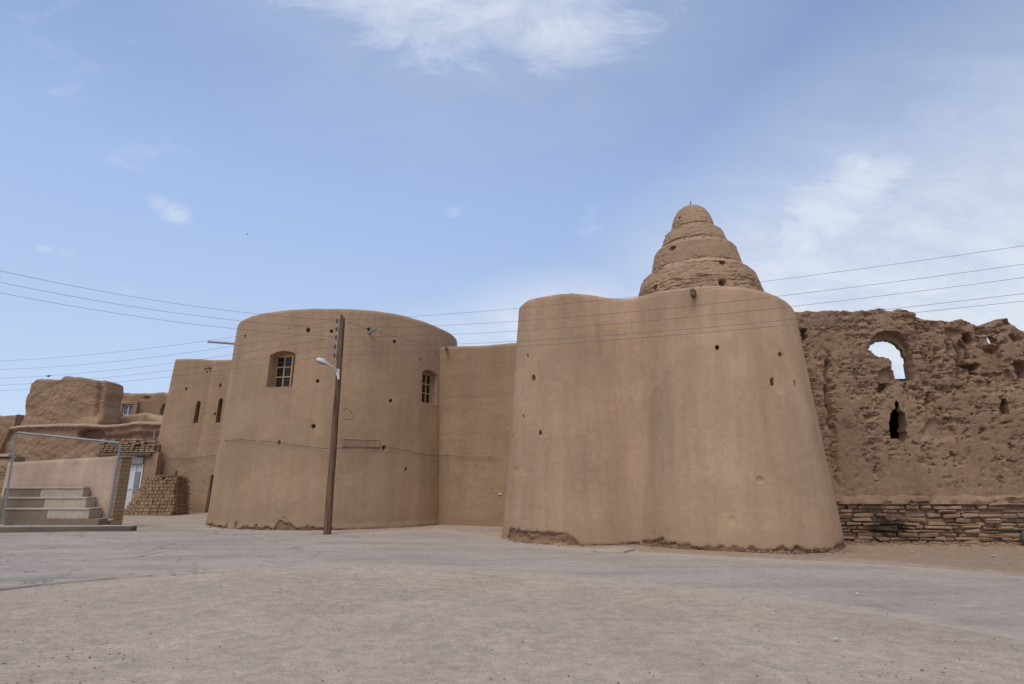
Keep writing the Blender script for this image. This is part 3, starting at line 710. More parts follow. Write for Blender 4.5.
# ------------------------------------------------------------------ stepped dome
DX, DY = 7.55, 22.0
dp = [(4.45, -.2), (4.4, 2), (4.3, 4.9), (4.15, 5.05), (3.98, 5.1), (3.9, 5.2), (3.72, 6.9), (3.6, 7.03), (3.35, 7.1), (3.28, 7.2), (3.15, 7.85), (3.05, 7.95), (2.8, 8.05), (2.74, 8.15), (2.62, 8.6), (2.50, 9.1), (2.34, 9.80), (2.27, 9.92), (1.98, 10.12), (1.87, 10.19), (1.81, 10.24), (1.63, 10.96), (1.56, 11.06), (1.42, 11.15), (1.345, 11.21), (1.20, 11.64), (1.15, 11.73), (.98, 11.88), (.89, 11.94), (.82, 12.2), (.73, 12.45), (.58, 12.68), (.38, 12.83), (.16, 12.9), (.02, 12.915)]
dp = np.array(dp); dp[:, 1] -= np.interp(dp[:, 1], [8.15, 9.80, 10.2, 11.06, 11.2, 11.73, 11.94, 12.9], [0, .36, .36, .28, .28, .2, .2, .06]); dp[:, 0] *= np.interp(dp[:, 1], [0, 7.9, 9.6, 9.9], [1, .96, .965, 1]); dl = np.r_[0, np.cumsum(np.linalg.norm(np.diff(dp, axis=0), axis=1))]
tt = np.unique(np.r_[np.linspace(0, 9, 120), np.linspace(9, dl[-1], 460)]); rr = np.interp(tt, dl, dp[:, 0]); zz = np.interp(tt, dl, dp[:, 1]); na = 420
th = np.linspace(0, 2 * math.pi, na, endpoint=False) + R(90)
TH, RR = np.meshgrid(th, rr, indexing='ij'); _, ZD = np.meshgrid(th, zz, indexing='ij')
bx_, by_ = np.cos(TH) * RR, np.sin(TH) * RR
tierz = np.array([8.5, 9.97, 11.08, 11.8]); rough = np.zeros_like(ZD)
for z0, z1 in ((7.1, 7.6), (8.0, 9.15), (9.5, 9.98), (10.75, 11.08), (11.5, 11.7)): rough = np.maximum(rough, sst(z0 - .05, z0 + .05, ZD) * (1 - sst(z1 - .15, z1 + .1, ZD + .15 * vn(bx_ * 1.5, by_ * 1.5, 1.))))
amp = .010 + .030 * rough
dd = .025 * fbm(bx_ * 1.1, by_ * 1.1, ZD * .9, 3, 71) + amp * fbm(bx_ * 2.2, by_ * 2.2, ZD * 13, 4, 72, .6) + .025 * fbm(bx_ * 7, by_ * 7, ZD * 7, 3, 73)
ch_ = .085; rowi = np.floor(ZD / ch_ + .18 * vn(TH * 3, ZD * .4, .5, 76)); fz_ = ZD / ch_ - np.floor(ZD / ch_)
an_ = TH * np.maximum(RR, .4) / .24 + .5 * (rowi % 2); joint = np.maximum(np.exp(-((fz_ - .03) / .16) ** 2), .7 * np.exp(-((an_ - np.floor(an_) - .05) / .10) ** 2))
show = sst(-.15, .45, fbm(bx_ * 1.2, by_ * 1.2, ZD * 1.5, 3, 77) + 1.2 * rough - .8)
dd = dd + show * (.020 * joint + .022 * vn(np.floor(an_) * 3.7, rowi * 5.3, .5, 78)) + .02 * sst(.45, .6, fbm(bx_ * 3, by_ * 3, ZD * 6, 3, 79)) * rough
ldg = np.zeros_like(ZD); zn = .03 * vn(TH * 4, 2., .5, 221)
for z0 in (9.84, 10.94, 11.74): dd = dd + .05 * np.exp(-((ZD - z0 - zn) / .035) ** 2); ldg = np.maximum(ldg, sst(z0 - .34, z0 - .2, ZD + zn) * (1 - sst(z0 - .06, z0, ZD + zn)))
dd *= np.clip(RR / .6, 0, 1)
PX, PY, PD = proj(np.dstack([DX + bx_, DY + by_, ZD])); front = by_ < 0
for x, y, r in ((661, 268, .15), (672.6, 248.5, .12), (655, 288, .12), (723, 282, .13), (722.4, 261.7, .12), (679.5, 218, .05), (673.5, 230, .05)):
    e = (PX - x) ** 2 + (PY - y) ** 2 + np.where(front, 0, 1e9); i = np.unravel_index(np.argmin(e), e.shape)
    q = np.sqrt((bx_ - bx_[i]) ** 2 + (by_ - by_[i]) ** 2 + (ZD - ZD[i]) ** 2) / r * (1 + .25 * vn(bx_ * 9, by_ * 9, ZD * 9))
    dd = np.maximum(dd, .4 * (1 - sst(.7, 1.1, q)))
RD = np.maximum(RR - dd, .004); ZD2 = ZD + .02 * fbm(bx_ * 1.3, by_ * 1.3, 4., 3, 75) * np.clip(RR, 0, 1)
I = np.arange(TH.size).reshape(TH.shape); J = np.vstack([I, I[:1]])
df = np.stack([J[:-1, :-1], J[1:, :-1], J[1:, 1:], J[:-1, 1:]], -1).reshape(-1, 4)
dome = mk('stepped_dome', np.c_[(DX + np.cos(TH) * RD).ravel(), (DY + np.sin(TH) * RD).ravel(), ZD2.ravel()], df, M['domebrick'], smooth=60, attrs={'dam': ldg * .55})
tag(dome, 'stepped conical mud brick dome of an ice house rising behind the curved wall', 'dome')
MB().tube([(DX, DY, 12.85), (DX, DY, 13.02), (DX + .01, DY, 13.12)], [.025, .022, .012], 6).build('finial', M['oldwood'], dome)

# ------------------------------------------------------------------ ruined wall (far right)
RUA, RUB = np.array((7.3, 16.1)), np.array((19.5, 15.2))
_r = Slab(RUA, RUB, 1., lambda s: 6.2)
topx = [(800, 311), (816, 310), (850, 310), (900, 308.5), (915, 310), (922, 315), (935, 320), (950, 321), (962, 318.5), (970, 321), (980, 326), (993, 323), (996, 319), (1008, 318), (1015, 323), (1024, 331), (1060, 340), (1120, 352), (1250, 372)]
rup = prof([(_r.locate(*p)[0], _r.locate(*p)[1]) for p in topx])
RU = Slab(RUA, RUB, 1.0, noisy(rup, .06, 3.2, 4), ds=.03, rtop=.06)
L = RU.locate
def pl_(pts): return [L(*p) for p in pts]
thru = pl_([(873.5, 347.5), (876, 342.5), (883, 338.5), (892, 337.5), (901, 340.5), (908, 347.5), (912, 355.5), (913.5, 365.5), (914, 376.5), (914, 379), (899, 379), (898, 370.5), (897.5, 361.5), (894, 356), (885, 355), (877, 351)])
niche = pl_([(868, 348), (871, 340), (877, 334), (887, 330), (898, 331), (906, 337), (911, 347), (913, 360), (915, 381), (896, 381), (893, 366), (889, 358), (880, 357), (872, 353)])
bottle = pl_([(896, 401), (899, 401.5), (900, 409), (904, 412), (906.5, 419), (907, 436), (903, 440), (892, 439), (889.5, 430), (889.5, 418), (892, 411), (895, 408)])
slit = pl_([(1002, 398), (1006, 398), (1009, 405), (1008.5, 415), (1001.5, 414.5)])
hol2 = pl_([(987, 339.5), (990, 336), (996, 336.5), (998.5, 340), (996, 343), (988, 343.5)])
alc = pl_([(988, 345), (1001, 345), (1001, 371), (989, 371)])
lft = pl_([(880, 370), (893, 367), (894, 382), (880, 382)])
ruh = [(968, 337, .3, .28, .4), (972, 367, .42, .26, .4), (973, 374, .3, .10, .2), (883, 388, .24, .24, .35), (804, 335, .22, .35, .3), (1023, 370, .35, .45, .4), (993, 352, .40, .2, .3), (995, 373, .5, .14, .22), (929, 401, .12, .26, .2), (939, 430, .7, .6, .10), (900, 372, .2, .16, .1), (953, 333, .5, .3, .14), (1010, 378, .2, .5, .14), (965, 350, .16, .5, .16), (1016, 339, .25, .3, .22)]
RUh = [Hole(*L(x, y), w, h, d) for x, y, w, h, d in ruh]
def crack(S, Z, pix, w, dep):
    p = np.array(pl_(pix)); o = np.argsort(p[:, 1]); zc = p[o, 1]; sc = np.interp(Z, zc, p[o, 0]) + .05 * vn(Z * 6, .3, pix[0][0])
    ins = sst(zc[0] - .1, zc[0] + .1, Z) * (1 - sst(zc[-1] - .1, zc[-1] + .1, Z)); return dep * ins * np.exp(-((S - sc) / w) ** 2)
def ru_disp(S, Z, B):
    soft = .15 + .6 * sst(L(860, 400)[0], L(935, 400)[0], S)
    d = .045 * fbm(S * .55, Z * .6, .4, 3, 81) + (.018 + .028 * soft) * fbm(S * 2.3, Z * 3.2, 1.4, 4, 82) + (.022 + .022 * soft) * np.abs(fbm(S * 5, Z * 7, 2.4, 4, 83, .65)) + .03 * fbm(S * 12, Z * 14, 2.4, 3, 89, .7)
    ero = fbm(S * 1.3, Z * 2.0, 5.4, 5, 84, .6); d = d + .06 * sst(.4, .55, ero) * (.2 + .8 * soft)
    ero2 = fbm(S * 4.5, Z * 6.5, 7.4, 4, 86, .6); d = d + .09 * sst(.55, .75, ero2) * (.35 + .65 * soft)
    d = d + .065 * (1 - .4 * soft) * fbm(S * 3.0, Z * .3, .8, 4, 205) 
    bi = np.floor(Z / .105 + .25 * vn(S * .8, Z * .3, .2, 206)); bfz = Z / .105 - np.floor(Z / .105); bu = S / .27 + .5 * (bi % 2); jn = np.maximum(np.exp(-((bfz - .03) / .15) ** 2), .8 * np.exp(-((bu - np.floor(bu)) / .1) ** 2))
    cs = sst(.05, .4, fbm(S * .9, Z * .9, 12., 3, 207)); d = d + cs * (.030 * jn + .03 * vn(np.floor(bu) * 3.1, bi * 4.7, .4, 208))
    br = fbm(S * 1.2, np.floor(Z / .11 + .3 * vn(S * .9, Z * .3, .2)) * 3.7, 1., 2, 85); d = d + .03 * br * sst(0, .5, fbm(S * .7, Z * .7, 9., 2, 87))
    d = d + crack(S, Z, [(827, 360), (829, 410), (833, 430)], .06, .22) + crack(S, Z, [(834, 430), (836, 470), (838, 490)], .08, .16) + crack(S, Z, [(957, 345), (959, 360), (962, 375)], .04, .15) + crack(S, Z, [(946, 340), (949, 355)], .04, .12) + crack(S, Z, [(907, 380), (907, 400)], .03, .12) + crack(S, Z, [(905, 375), (906, 395)], .02, .08)
    d = d + .09 * sst(L(0, 402)[1] + .05, L(0, 402)[1] - .05, Z + .1 * vn(S * .8, 0., .1)) * -.6 * soft
    d = d - .10 * sst(.9, .2, Z - 1.35) * (.6 + .5 * fbm(S * .9, 0., 3., 3, 88))
    wS, wZ = S + .10 * fbm(S * 3.5, Z * 3.5, .6, 3, 98), Z + .10 * fbm(S * 3.5, Z * 3.5, 5.6, 3, 99)
    for h in RUh: d = np.maximum(d, h.d(wS, wZ))
    pit = vn(S * 5.2, Z * 7.0, 2.2, 201) * .7 + .3 * vn(S * 13, Z * 13, 2.2, 202); d = d + .05 * sst(.47, .62, pit) * (.35 + .65 * soft)
    pit2 = vn(S * 2.3, Z * 3.6, 6.2, 203) * .65 + .35 * vn(S * 8, Z * 8, 3.2, 204); d = d + .055 * sst(.52, .66, pit2) * (.25 + .75 * soft)
    jx = S + .035 * vn(S * 7, Z * 7, .1, 91); jz = Z + .035 * vn(S * 7, Z * 7, .9, 92)
    for poly, dep in ((niche, .30), (alc, .14), (lft, .15)): d = np.where(inpoly(jx, jz, poly), np.maximum(d, dep), d)
    return d
def ru_mask(S, Z):
    jx = S + .03 * vn(S * 7, Z * 7, .1, 91); jz = Z + .03 * vn(S * 7, Z * 7, .9, 92)
    return inpoly(jx, jz, thru) | inpoly(jx, jz, hol2) | inpoly(jx, jz, bottle) | inpoly(jx, jz, slit)
sN, zN = L(893, 358)
sQ, zQ = L(898, 421); sW, zW = L(1005, 407)
def ru_back(S, Z):
    a = np.sqrt(((S - sN) / 1.3) ** 2 + ((Z - zN) / 1.5) ** 2); s2, z2 = L(992, 340); b = np.sqrt(((S - s2) / .6) ** 2 + ((Z - z2) / .6) ** 2)
    return .55 * (1 - sst(.7, 1.2, a)) + .86 * (1 - sst(.5, 1.2, b)) + .6 * (1 - sst(.35, .75, np.sqrt((S - sQ) ** 2 + ((Z - zQ) / 1.4) ** 2))) + .6 * (1 - sst(.3, .6, np.sqrt((S - sW) ** 2 + (Z - zW) ** 2)))
def ru_dam(S, Z):
    return .45 * sst(.5, .9, fbm(S * 2.2, Z * 2.2, 3., 3, 95))
ru = RU.build('ruined_wall', M['ruin'], ru_disp, ru_mask, ru_back, ru_dam)
tag(ru, 'ragged ruined mud wall with a broken arched opening at the right', 'wall')
# the dark room behind the two lower openings
c0, c1 = sQ - .9, sW + .9; cm = MB(); q = [RUA + RU.T * a + RU.I * b for a, b in ((c0, .42), (c1, .42), (c1, 2.7), (c0, 2.7))]; zz0, zz1 = zQ - 1.1, zQ + 1.25
cm.add([(*p, z_) for z_ in (zz0, zz1) for p in q], [(0, 3, 2, 1), (4, 5, 6, 7), (1, 2, 6, 5), (2, 3, 7, 6), (3, 0, 4, 7)])
cm.build('chamber', M['ruin_dark'], ru)
# dry-laid footing courses: irregular flat blocks in front of a dark core
zt = L(940, 499)[1]; ft = MB(); z = .02
T3 = np.array([*RU.T, 0]); O3 = np.array([*(-RU.I), 0]); s0f = L(836, 520)[0] - .5; s1f = 11.9
fz = []
while z < zt - .04:
    h = rng.uniform(.07, .115); h = min(h, zt - z); s_ = s0f + rng.uniform(-.3, 0)
    while s_ < s1f:
        w = rng.uniform(.2, .55) if rng.random() < .8 else rng.uniform(.5, .8); gap = rng.uniform(.0, .025) if rng.random() < .85 else rng.uniform(.04, .09)
        out = .20 + .035 * rng.normal() - .05 * (z / zt)
        if rng.random() > .02:
            hh = h - rng.uniform(.0, .028); c = np.array([*(RUA + RU.T * (s_ + w / 2)), z + hh / 2 + rng.uniform(0, .012)]) + O3 * (out - .22)
            n0 = len(ft.v); ft.box(c, (w - gap, .46, hh), T3, O3, bev=rng.uniform(.02, .04), jit=.012)
            tilt = rng.normal(0, .012)
            for i in range(n0, len(ft.v)): q = np.array(ft.v[i]); q[2] += tilt * np.dot(q - c, T3); ft.v[i] = tuple(q)
        s_ += w
    z += h
mk('footing_courses', ft.v, ft.f, M['footing'], ru, smooth=35)
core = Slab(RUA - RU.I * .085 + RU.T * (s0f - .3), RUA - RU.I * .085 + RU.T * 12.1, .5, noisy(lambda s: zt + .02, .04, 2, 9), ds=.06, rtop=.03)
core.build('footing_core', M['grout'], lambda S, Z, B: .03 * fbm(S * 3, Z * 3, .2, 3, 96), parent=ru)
cap = Slab(RUA - RU.I * .20 + RU.T * (s0f - .3), RUA - RU.I * .20 + RU.T * 12.1, .55, noisy(lambda s: zt + .09, .07, 1.9, 19), z0=zt - .12, ds=.05, rtop=.09)
cap.build('footing_ledge', M['ruin'], lambda S, Z, B: .09 * fbm(S * 1.4, Z * 3, .2, 4, 97) + .16 * sst(.05, .35, fbm(S * .8, .3, .2, 3, 197)) + .03 * fbm(S * 8, Z * 8, .2, 3, 198), parent=ru)

# ------------------------------------------------------------------ square tower (far left)
ST = Slab((-19.05, 30.3), (-10.6, 30.75), 5., lambda s: 8.08 + .03 * math.sin(s * 1.7) + .05 * math.exp(-((s - 5) / 2) ** 2), ds=.055, batter=.02, rtop=.16, rend=.12)
sl = []
for x, y0, y1 in ((193.2, 401.5, 422.5), (217.6, 399, 422.5)):
    xm = x; a0 = ST.locate(xm - 1.7, y1); a1 = ST.locate(xm + 1.7, y0); sl.append(((a0[0] + a1[0]) / 2, a0[1], a1[1]))
STh = [Hole(*ST.locate(x, y), w, h, .35) for x, y, w, h in ((179.6, 388.6, .13, .13), (218, 385.5, .11, .17), (212.7, 414, .12, .12))] + [Hole(*ST.locate(x, y), w, h, d) for x, y, w, h, d in ((200.5, 369.5, .16, .2, .06), (204.5, 368.5, .22, .1, .12), (206, 370.8, .1, .2, .06), (202, 372, .1, .12, .12))]
_hS, _hZ = hlines(STh); ST = Slab((-19.05, 30.3), (-10.6, 30.75), 5., lambda s: 8.08 + .03 * math.sin(s * 1.7) + .05 * math.exp(-((s - 5) / 2) ** 2), ds=.055, batter=.02, rtop=.12, rend=.12, extraS=np.r_[_hS, [a_ + o_ for a_, _, _ in sl for o_ in (-.128, -.112, .112, .128)]], extraZ=_hZ)
dr0 = ST.locate(205.3, 512.5); dr1 = ST.locate(210.5, 475)
ds0 = ST.locate(206.5, 505)[0]
def st_disp(S, Z, B):
    d = .035 * fbm(S * .6, Z * .5, .3, 4, 101) + .01 * fbm(S * 3, Z * 3, .6, 3, 102)
    for h in STh: d = np.maximum(d, h.d(S, Z))
    for s0, z0, z1 in sl:
        m = arch_mask(S, Z, s0, .24, z0, z1, .14, .03); d = d * (1 - m) + .45 * m
    m = arch_mask(S, Z, ds0 + .46, .92, -.2, dr1[1], .03, .02); d = d * (1 - m) + .34 * m
    g = ST.locate(203, 400)[0]; d = d + .03 * np.exp(-((S - g - .0 * Z) / .12) ** 2) * sst(2.5, 4, Z)
    return d
st = ST.build('square_tower', M['plaster'], st_disp, side_lean=.07)
tag(st, 'narrow square mud tower with two slit openings behind the round tower', 'tower')
c, T, N = ST.at(ds0 + .48, dr1[1] / 2, -.30); dm = MB()
for k in range(4): dm.box(c + T * (-.33 + .22 * k), (.21, .05, dr1[1]), T, N, bev=.008)
dd_ = dm.build('door', M['doorwood'], st)
fm = MB(); fm.box(c + T * -.45 + N * .12, (.07, .3, dr1[1] + .04), T, N); fm.box(c + N * .1 + np.array([0, 0, dr1[1] / 2]), (.9, .28, .07), T, N); fm.build('door_frame', M['oldwood'], dd_)

# ------------------------------------------------------------------ left: terrace house, ruin block, back wall
TR0 = np.array((-34., 32.2)); TR1 = np.array((-17.5, 32.2)); _t = Slab(TR0, TR1, 1, lambda s: 5)
trp = prof([(_t.locate(*p)[0], _t.locate(*p)[1]) for p in ((-130, 470), (-40, 455), (0, 447), (4, 437), (9, 426), (20, 424.5), (43, 424), (62, 423), (80, 423.5), (105, 424.5), (125, 423), (133, 421), (165, 421.5), (200, 422))])
TR = Slab(TR0, TR1, 5.5, noisy(trp, .035, 1.3, 14), ds=.055, rtop=.14)
TRh = [Hole(*TR.locate(88, 434), 1.5, .62, .7), Hole(*TR.locate(62, 455), .16, .12, .2), Hole(*TR.locate(40, 428), .5, .12, .2), Hole(*TR.locate(97, 437), .4, .35, .5)]
def tr_disp(S, Z, B):
    d = .12 * fbm(S * .5, Z * .6, .4, 4, 111) + .05 * fbm(S * 2.3, Z * 2.6, 1.4, 4, 112) + .018 * fbm(S * 8, Z * 9, 1.4, 3, 113, .7)
    zt_ = np.array([trp(a) for a in S[:, 0]])[:, None]
    d = d + .22 * sst(.0, .25, zt_ - Z - .12)                      # the roof edge overhangs the wall a little
    r = TR.locate(101, 440)[0]; d = d + .25 * sst(r - .1, r + .1, S) * sst(.1, .4, zt_ - Z - .4)
    for h in TRh: d = np.maximum(d, h.d(S, Z))
    return d
def tr_dam(S, Z):
    zt_ = np.array([trp(a) for a in S[:, 0]])[:, None]
    return sst(.22, .12, zt_ - Z)
trr = TR.build('terrace_house', M['ruin_far'], tr_disp, dam=tr_dam)
tag(trr, 'low flat roofed mud house with a broken arch, below the big ruined block', 'house')

BK0 = np.array((XX(19, 423, 34.2), 34.2)); BK1 = np.array((XX(104, 415, 34.2), 34.2)); _b = Slab(BK0, BK1, 1, lambda s: 7)
bkp = prof([(_b.locate(*p)[0], _b.locate(*p)[1]) for p in ((23, 384), (31, 381), (33, 379), (38, 378.6), (57, 379.5), (62, 376.5), (66, 375.2), (75, 376.3), (87, 378.2), (96, 380), (105, 380), (110, 382), (116, 388), (119.5, 394), (121.5, 404), (123, 412))])
BK = Slab(BK0, BK1, 1.5, noisy(bkp, .05, 1.6, 24), z0=4.45, ds=.05, rtop=.16, rend=.22)
def bk_disp(S, Z, B):
    d = .06 * fbm(S * .6, Z * .6, .4, 4, 121) + .03 * fbm(S * 2.5, Z * 2.6, 1.4, 4, 122) + .022 * fbm(S * 8, Z * 9, 1.4, 3, 124, .7)
    p = np.array([BK.locate(104, 385), BK.locate(103, 398), BK.locate(101, 410)]); o = np.argsort(p[:, 1]); sc = np.interp(Z, p[o, 1], p[o, 0])
    d = d + .25 * np.exp(-((S - sc + .2) / .12) ** 2) * sst(4.9, 5.6, Z)
    d = d - .35 * sst(5.5, 4.6, Z) * sst(BK.L * .6, BK.L * .8, S)
    c0 = BK.locate(56, 390)[0]; d = d + .07 * np.exp(-((S - c0) / .12) ** 2) * sst(6.3, 6.9, Z)
    return d
bk = BK.build('ruined_block', M['ruin_far'], bk_disp, side_lean=.055, rough_end=.10)
tag(bk, 'massive eroded mud block standing above the terrace roof at far left', 'ruin')
BA = Slab((XX(95, 392, 40), 40.), (-21.5, 40.), 1.2, noisy(prof([(_x, ZZ(392.5, 40) + .0) for _x in (0, 3)]), .10, 1.1, 33), ds=.07, rtop=.2)
wsp = BA.locate(129, 410.5)
BAh = [Hole(*BA.locate(164, 412), .5, 1., .4), Hole(*BA.locate(157, 416.5), .6, .2, .25), Hole(*BA.locate(147, 398), .5, .3, .15)]
def ba_disp(S, Z, B):
    d = .10 * fbm(S * .6, Z * .6, 2.4, 4, 131) + .05 * fbm(S * 2.5, Z * 2.6, 3.4, 4, 132)
    for h in BAh: d = np.maximum(d, h.d(S, Z))
    m = arch_mask(S, Z, wsp[0], .72, wsp[1] - .33, wsp[1] + .33, .0, .03); return d * (1 - m) + .2 * m
ba = BA.build('back_wall', M['ruin_far'], ba_disp)
tag(ba, 'distant mud wall with a small pale framed window, beside the ruined block', 'wall')
sur = MB(); c, T, N = BA.at(wsp[0], wsp[1], .08)
for dt, dz, w, h in ((-.52, .05, .3, 1.0), (.52, .05, .3, 1.0), (0, .52, 1.34, .26)): sur.box(c + T * dt + np.array([0, 0, dz]), (w, .3, h), T, N, bev=.03, jit=.01)
sur.build('window_surround', M['plaster_red'], ba)
wf = MB()
for dt, dz, w, h in ((-.33, 0, .07, .7), (.33, 0, .07, .7), (0, .33, .6, .07), (0, -.33, .6, .07), (0, 0, .08, .6)): wf.box(c + T * dt + np.array([0, 0, dz]) - N * .02, (w, .08, h), T, N)
w1 = wf.build('window', M['lampshell'], ba)
MB().box(c - N * .045, (.6, .02, .6), T, N).build('pane', M['glass_sky'], w1)
# sloping mud roof in front of the back wall
rp = [(108, 423.5), (115, 416.5), (125, 414.8), (144, 412), (150, 414.5), (156, 417), (168, 418.7), (176, 423)]
RM = Slab((XX(106, 420, 36.5), 36.5), (XX(178, 420, 36.5), 36.5), 2.4, noisy(prof([(Slab((XX(106, 420, 36.5), 36.5), (XX(178, 420, 36.5), 36.5), 1, lambda s: 5).locate(*p)) for p in rp]), .02, 1.5, 41), z0=4.2, ds=.06, rtop=.3)
rmo = RM.build('mud_shed', M['rampmud'], lambda S, Z, B: .05 * fbm(S, Z, .3, 4, 141) + .2 * sst(RM.locate(143, 414)[0], RM.locate(146, 414)[0], S))
tag(rmo, 'small pale mud shed with sloping roof below the framed window', 'shed')
LB = Slab((-38., 38.), (XX(15.5, 420, 38), 38.), 2., noisy(prof([(0, ZZ(417, 38)), (5, ZZ(415, 38)), (9.5, ZZ(415.5, 38)), (9.8, ZZ(417.5, 38)), (12, ZZ(416.5, 38))]), .10, 2.2, 44), ds=.08, rtop=.15)
lbo = LB.build('ruined_house', M['ruin_far'], lambda S, Z, B: .12 * fbm(S * .6, Z * .6, 4.4, 4, 151) + .06 * fbm(S * 2.5, Z * 2.6, 3.4, 4, 152))
tag(lbo, 'crumbling mud house wall at the left edge behind the terrace house', 'ruin')

# ------------------------------------------------------------------ door wall with rubble courses on top
DWX = XX(99, 455, 29.75)
DW = Slab((DWX, 29.75), (-18.15, 29.75), .4, lambda s: ZZ(452.5, 29.75), ds=.07, rtop=.03)
dwx0, dwx1 = XX(126, 480, 29.75) - DWX, XX(141, 480, 29.75) - DWX; dz1 = ZZ(464, 29.75)
def dw_disp(S, Z, B):
    d = .03 * fbm(S * .9, Z * .9, 1.1, 4, 161); m = arch_mask(S, Z, (dwx0 + dwx1) / 2, dwx1 - dwx0, -.2, dz1, 0, .03); return d * (1 - m) + .12 * m
dwo = DW.build('mud_brick_wall', M['plaster_red'], dw_disp)
tag(dwo, 'mud wall topped with loose brick courses around a white metal door', 'wall')
rb_ = MB(); zt_ = ZZ(452.5, 29.75) + .0; zend = ZZ(440.5, 29.75); z = zt_
while z < zend:
    h = .10; x = DWX + rng.uniform(-.1, 0)
    while x < -18.4:
        w = rng.uniform(.22, .32)
        if not (z > zend - .22 and rng.random() < .35) and rng.random() > .04:
            rb_.box((x + w / 2, 29.85 + rng.normal(0, .025), z + h / 2), (w - rng.uniform(.02, .06), .34, h - .022), bev=.015, jit=.008)
        x += w
    z += h
rb_.build('brick_courses', M['adobe'], dwo, smooth=35)
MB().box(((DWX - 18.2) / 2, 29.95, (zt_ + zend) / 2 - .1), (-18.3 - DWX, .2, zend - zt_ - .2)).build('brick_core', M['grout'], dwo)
dmx = DWX + (dwx0 + dwx1) / 2; dw_ = dwx1 - dwx0
md = MB(); md.box((dmx, 29.83, dz1 / 2), (dw_ - .06, .04, dz1), bev=.006); mdo = md.build('door', M['white'], dwo)
mf = MB(); 
for xx, w, z0, z1 in ((dmx - dw_ / 2 + .03, .07, 0, dz1), (dmx + dw_ / 2 - .03, .07, 0, dz1), (dmx, .05, .06, dz1 - .06)): mf.box((xx, 29.79, (z0 + z1) / 2), (w, .05, z1 - z0))
for zz_ in (.05, dz1 - .05, dz1 * .5): mf.box((dmx, 29.795, zz_), (dw_ - .1, .04, .06))
mf.build('door_frame', M['white'], mdo)
dp_ = MB(); dp_.box((dmx + .16, 29.78, dz1 * .62), (.22, .05, dz1 * .45)); dp_.build('door_panel', M['greybox'], mdo)
lt = MB(); lt.box((dmx, 29.70, ZZ(460.5, 29.7)), (dw_ + .05, .12, .34), bev=.01); lt.build('lintel', M['greybox'], dwo)
bm_ = MB(); bm_.box(((DWX - 18.5) / 2, 29.68, ZZ(454.5, 29.7)), (-18.4 - DWX, .3, .13), bev=.02, jit=.008); bm_.build('beam', M['oldwood'], dwo)
MB().tube([P(154, 438.5, 30.0), P(154.6, 430.5, 30.0)], .035, 6).build('vent_pipe', M['steel'], dwo)

# ------------------------------------------------------------------ stack of adobe bricks
bk_ = MB(); xL, xR, yF = XX(122, 514, 28.), XX(172, 514, 28.), 28.; zr = 0.; nr = 11; rh = ZZ(477, 28) / nr
for r in range(nr):
    f_ = r / (nr - 1); x0 = xL + .065 * r; x1 = xR + .02 - .015 * r; x = x0 + rng.uniform(-.05, .05)
    while x < x1 - .08:
        w = min(rng.uniform(.15, .21), x1 - x)
        if not (r == nr - 1 and rng.random() < .3): bk_.box((x + w / 2, yF + .15 + rng.normal(0, .018) + .02 * r, (r + .5) * rh), (w - .014, .28, rh - .014), bev=.014, jit=.005)
        x += w
    for sub in range(3):                                           # flat courses on the end face
        y = yF + .3; 
        while y < yF + 1.35 - .02 * r:
            w = rng.uniform(.2, .34)
            if not (r == nr - 1 and sub == 2 and rng.random() < .5): bk_.box((x1 - .15 + rng.normal(0, .010), y + w / 2, (r + (sub + .5) / 3) * rh), (.32, w - .014, rh / 3 - .009), bev=.01, jit=.006)
            y += w
for k in range(12):
    x = rng.uniform(xL + 1.2, xR - .1); bk_.box((x, yF + rng.uniform(.1, .6), nr * rh + rng.uniform(.02, .07)), (rng.uniform(.15, .24), .2, .07), T=(math.cos(k), math.sin(k), 0), N=(-math.sin(k), math.cos(k), 0), bev=.012, jit=.008)
bk_.box((xR - .28, yF + .3, nr * rh + .16), (.09, .2, .24), bev=.01, jit=.01)
bs_ = bk_.build('brick_stack', M['adobe'], smooth=35); tag(bs_, 'stack of sun dried mud bricks in front of the square tower', 'bricks')
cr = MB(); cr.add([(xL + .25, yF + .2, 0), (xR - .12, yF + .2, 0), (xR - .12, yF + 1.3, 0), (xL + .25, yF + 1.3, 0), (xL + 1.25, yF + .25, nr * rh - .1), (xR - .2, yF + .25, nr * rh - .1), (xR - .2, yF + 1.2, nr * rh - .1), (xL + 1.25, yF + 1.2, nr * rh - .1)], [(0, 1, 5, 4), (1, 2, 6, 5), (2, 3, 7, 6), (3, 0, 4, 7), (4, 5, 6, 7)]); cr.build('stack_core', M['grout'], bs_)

# ------------------------------------------------------------------ pavement slab, steps, low wall, pier, frame
pv = MB(); yk = 19.1; xe = XX(132.5, 529, yk + .4); zk = .18
pts = [(-34, yk - .1), (-20, yk - .05), (-16.5, yk), (xe - .06, yk + .35), (xe, yk + .42), (xe + .0, yk + .62), (xe - .3, yk + .8), (-13.9, yk + .85), (-15.0, 20.3), (-34, 20.3)]
b0 = [(x, y, -.1) for x, y in pts]; b1 = [(x, y, zk - .03) for x, y in pts]; cen = np.mean(pts, axis=0)
b2 = [(x + np.sign(cen[0] - x) * .02, y + np.sign(cen[1] - y) * .03, zk) for x, y in pts]; n = len(pts)
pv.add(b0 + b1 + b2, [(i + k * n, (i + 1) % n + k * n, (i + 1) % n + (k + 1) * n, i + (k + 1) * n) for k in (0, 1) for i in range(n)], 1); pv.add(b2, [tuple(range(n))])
tag(pv.build('pavement', [M['kerb'], M['kerbface']]), kind='structure')

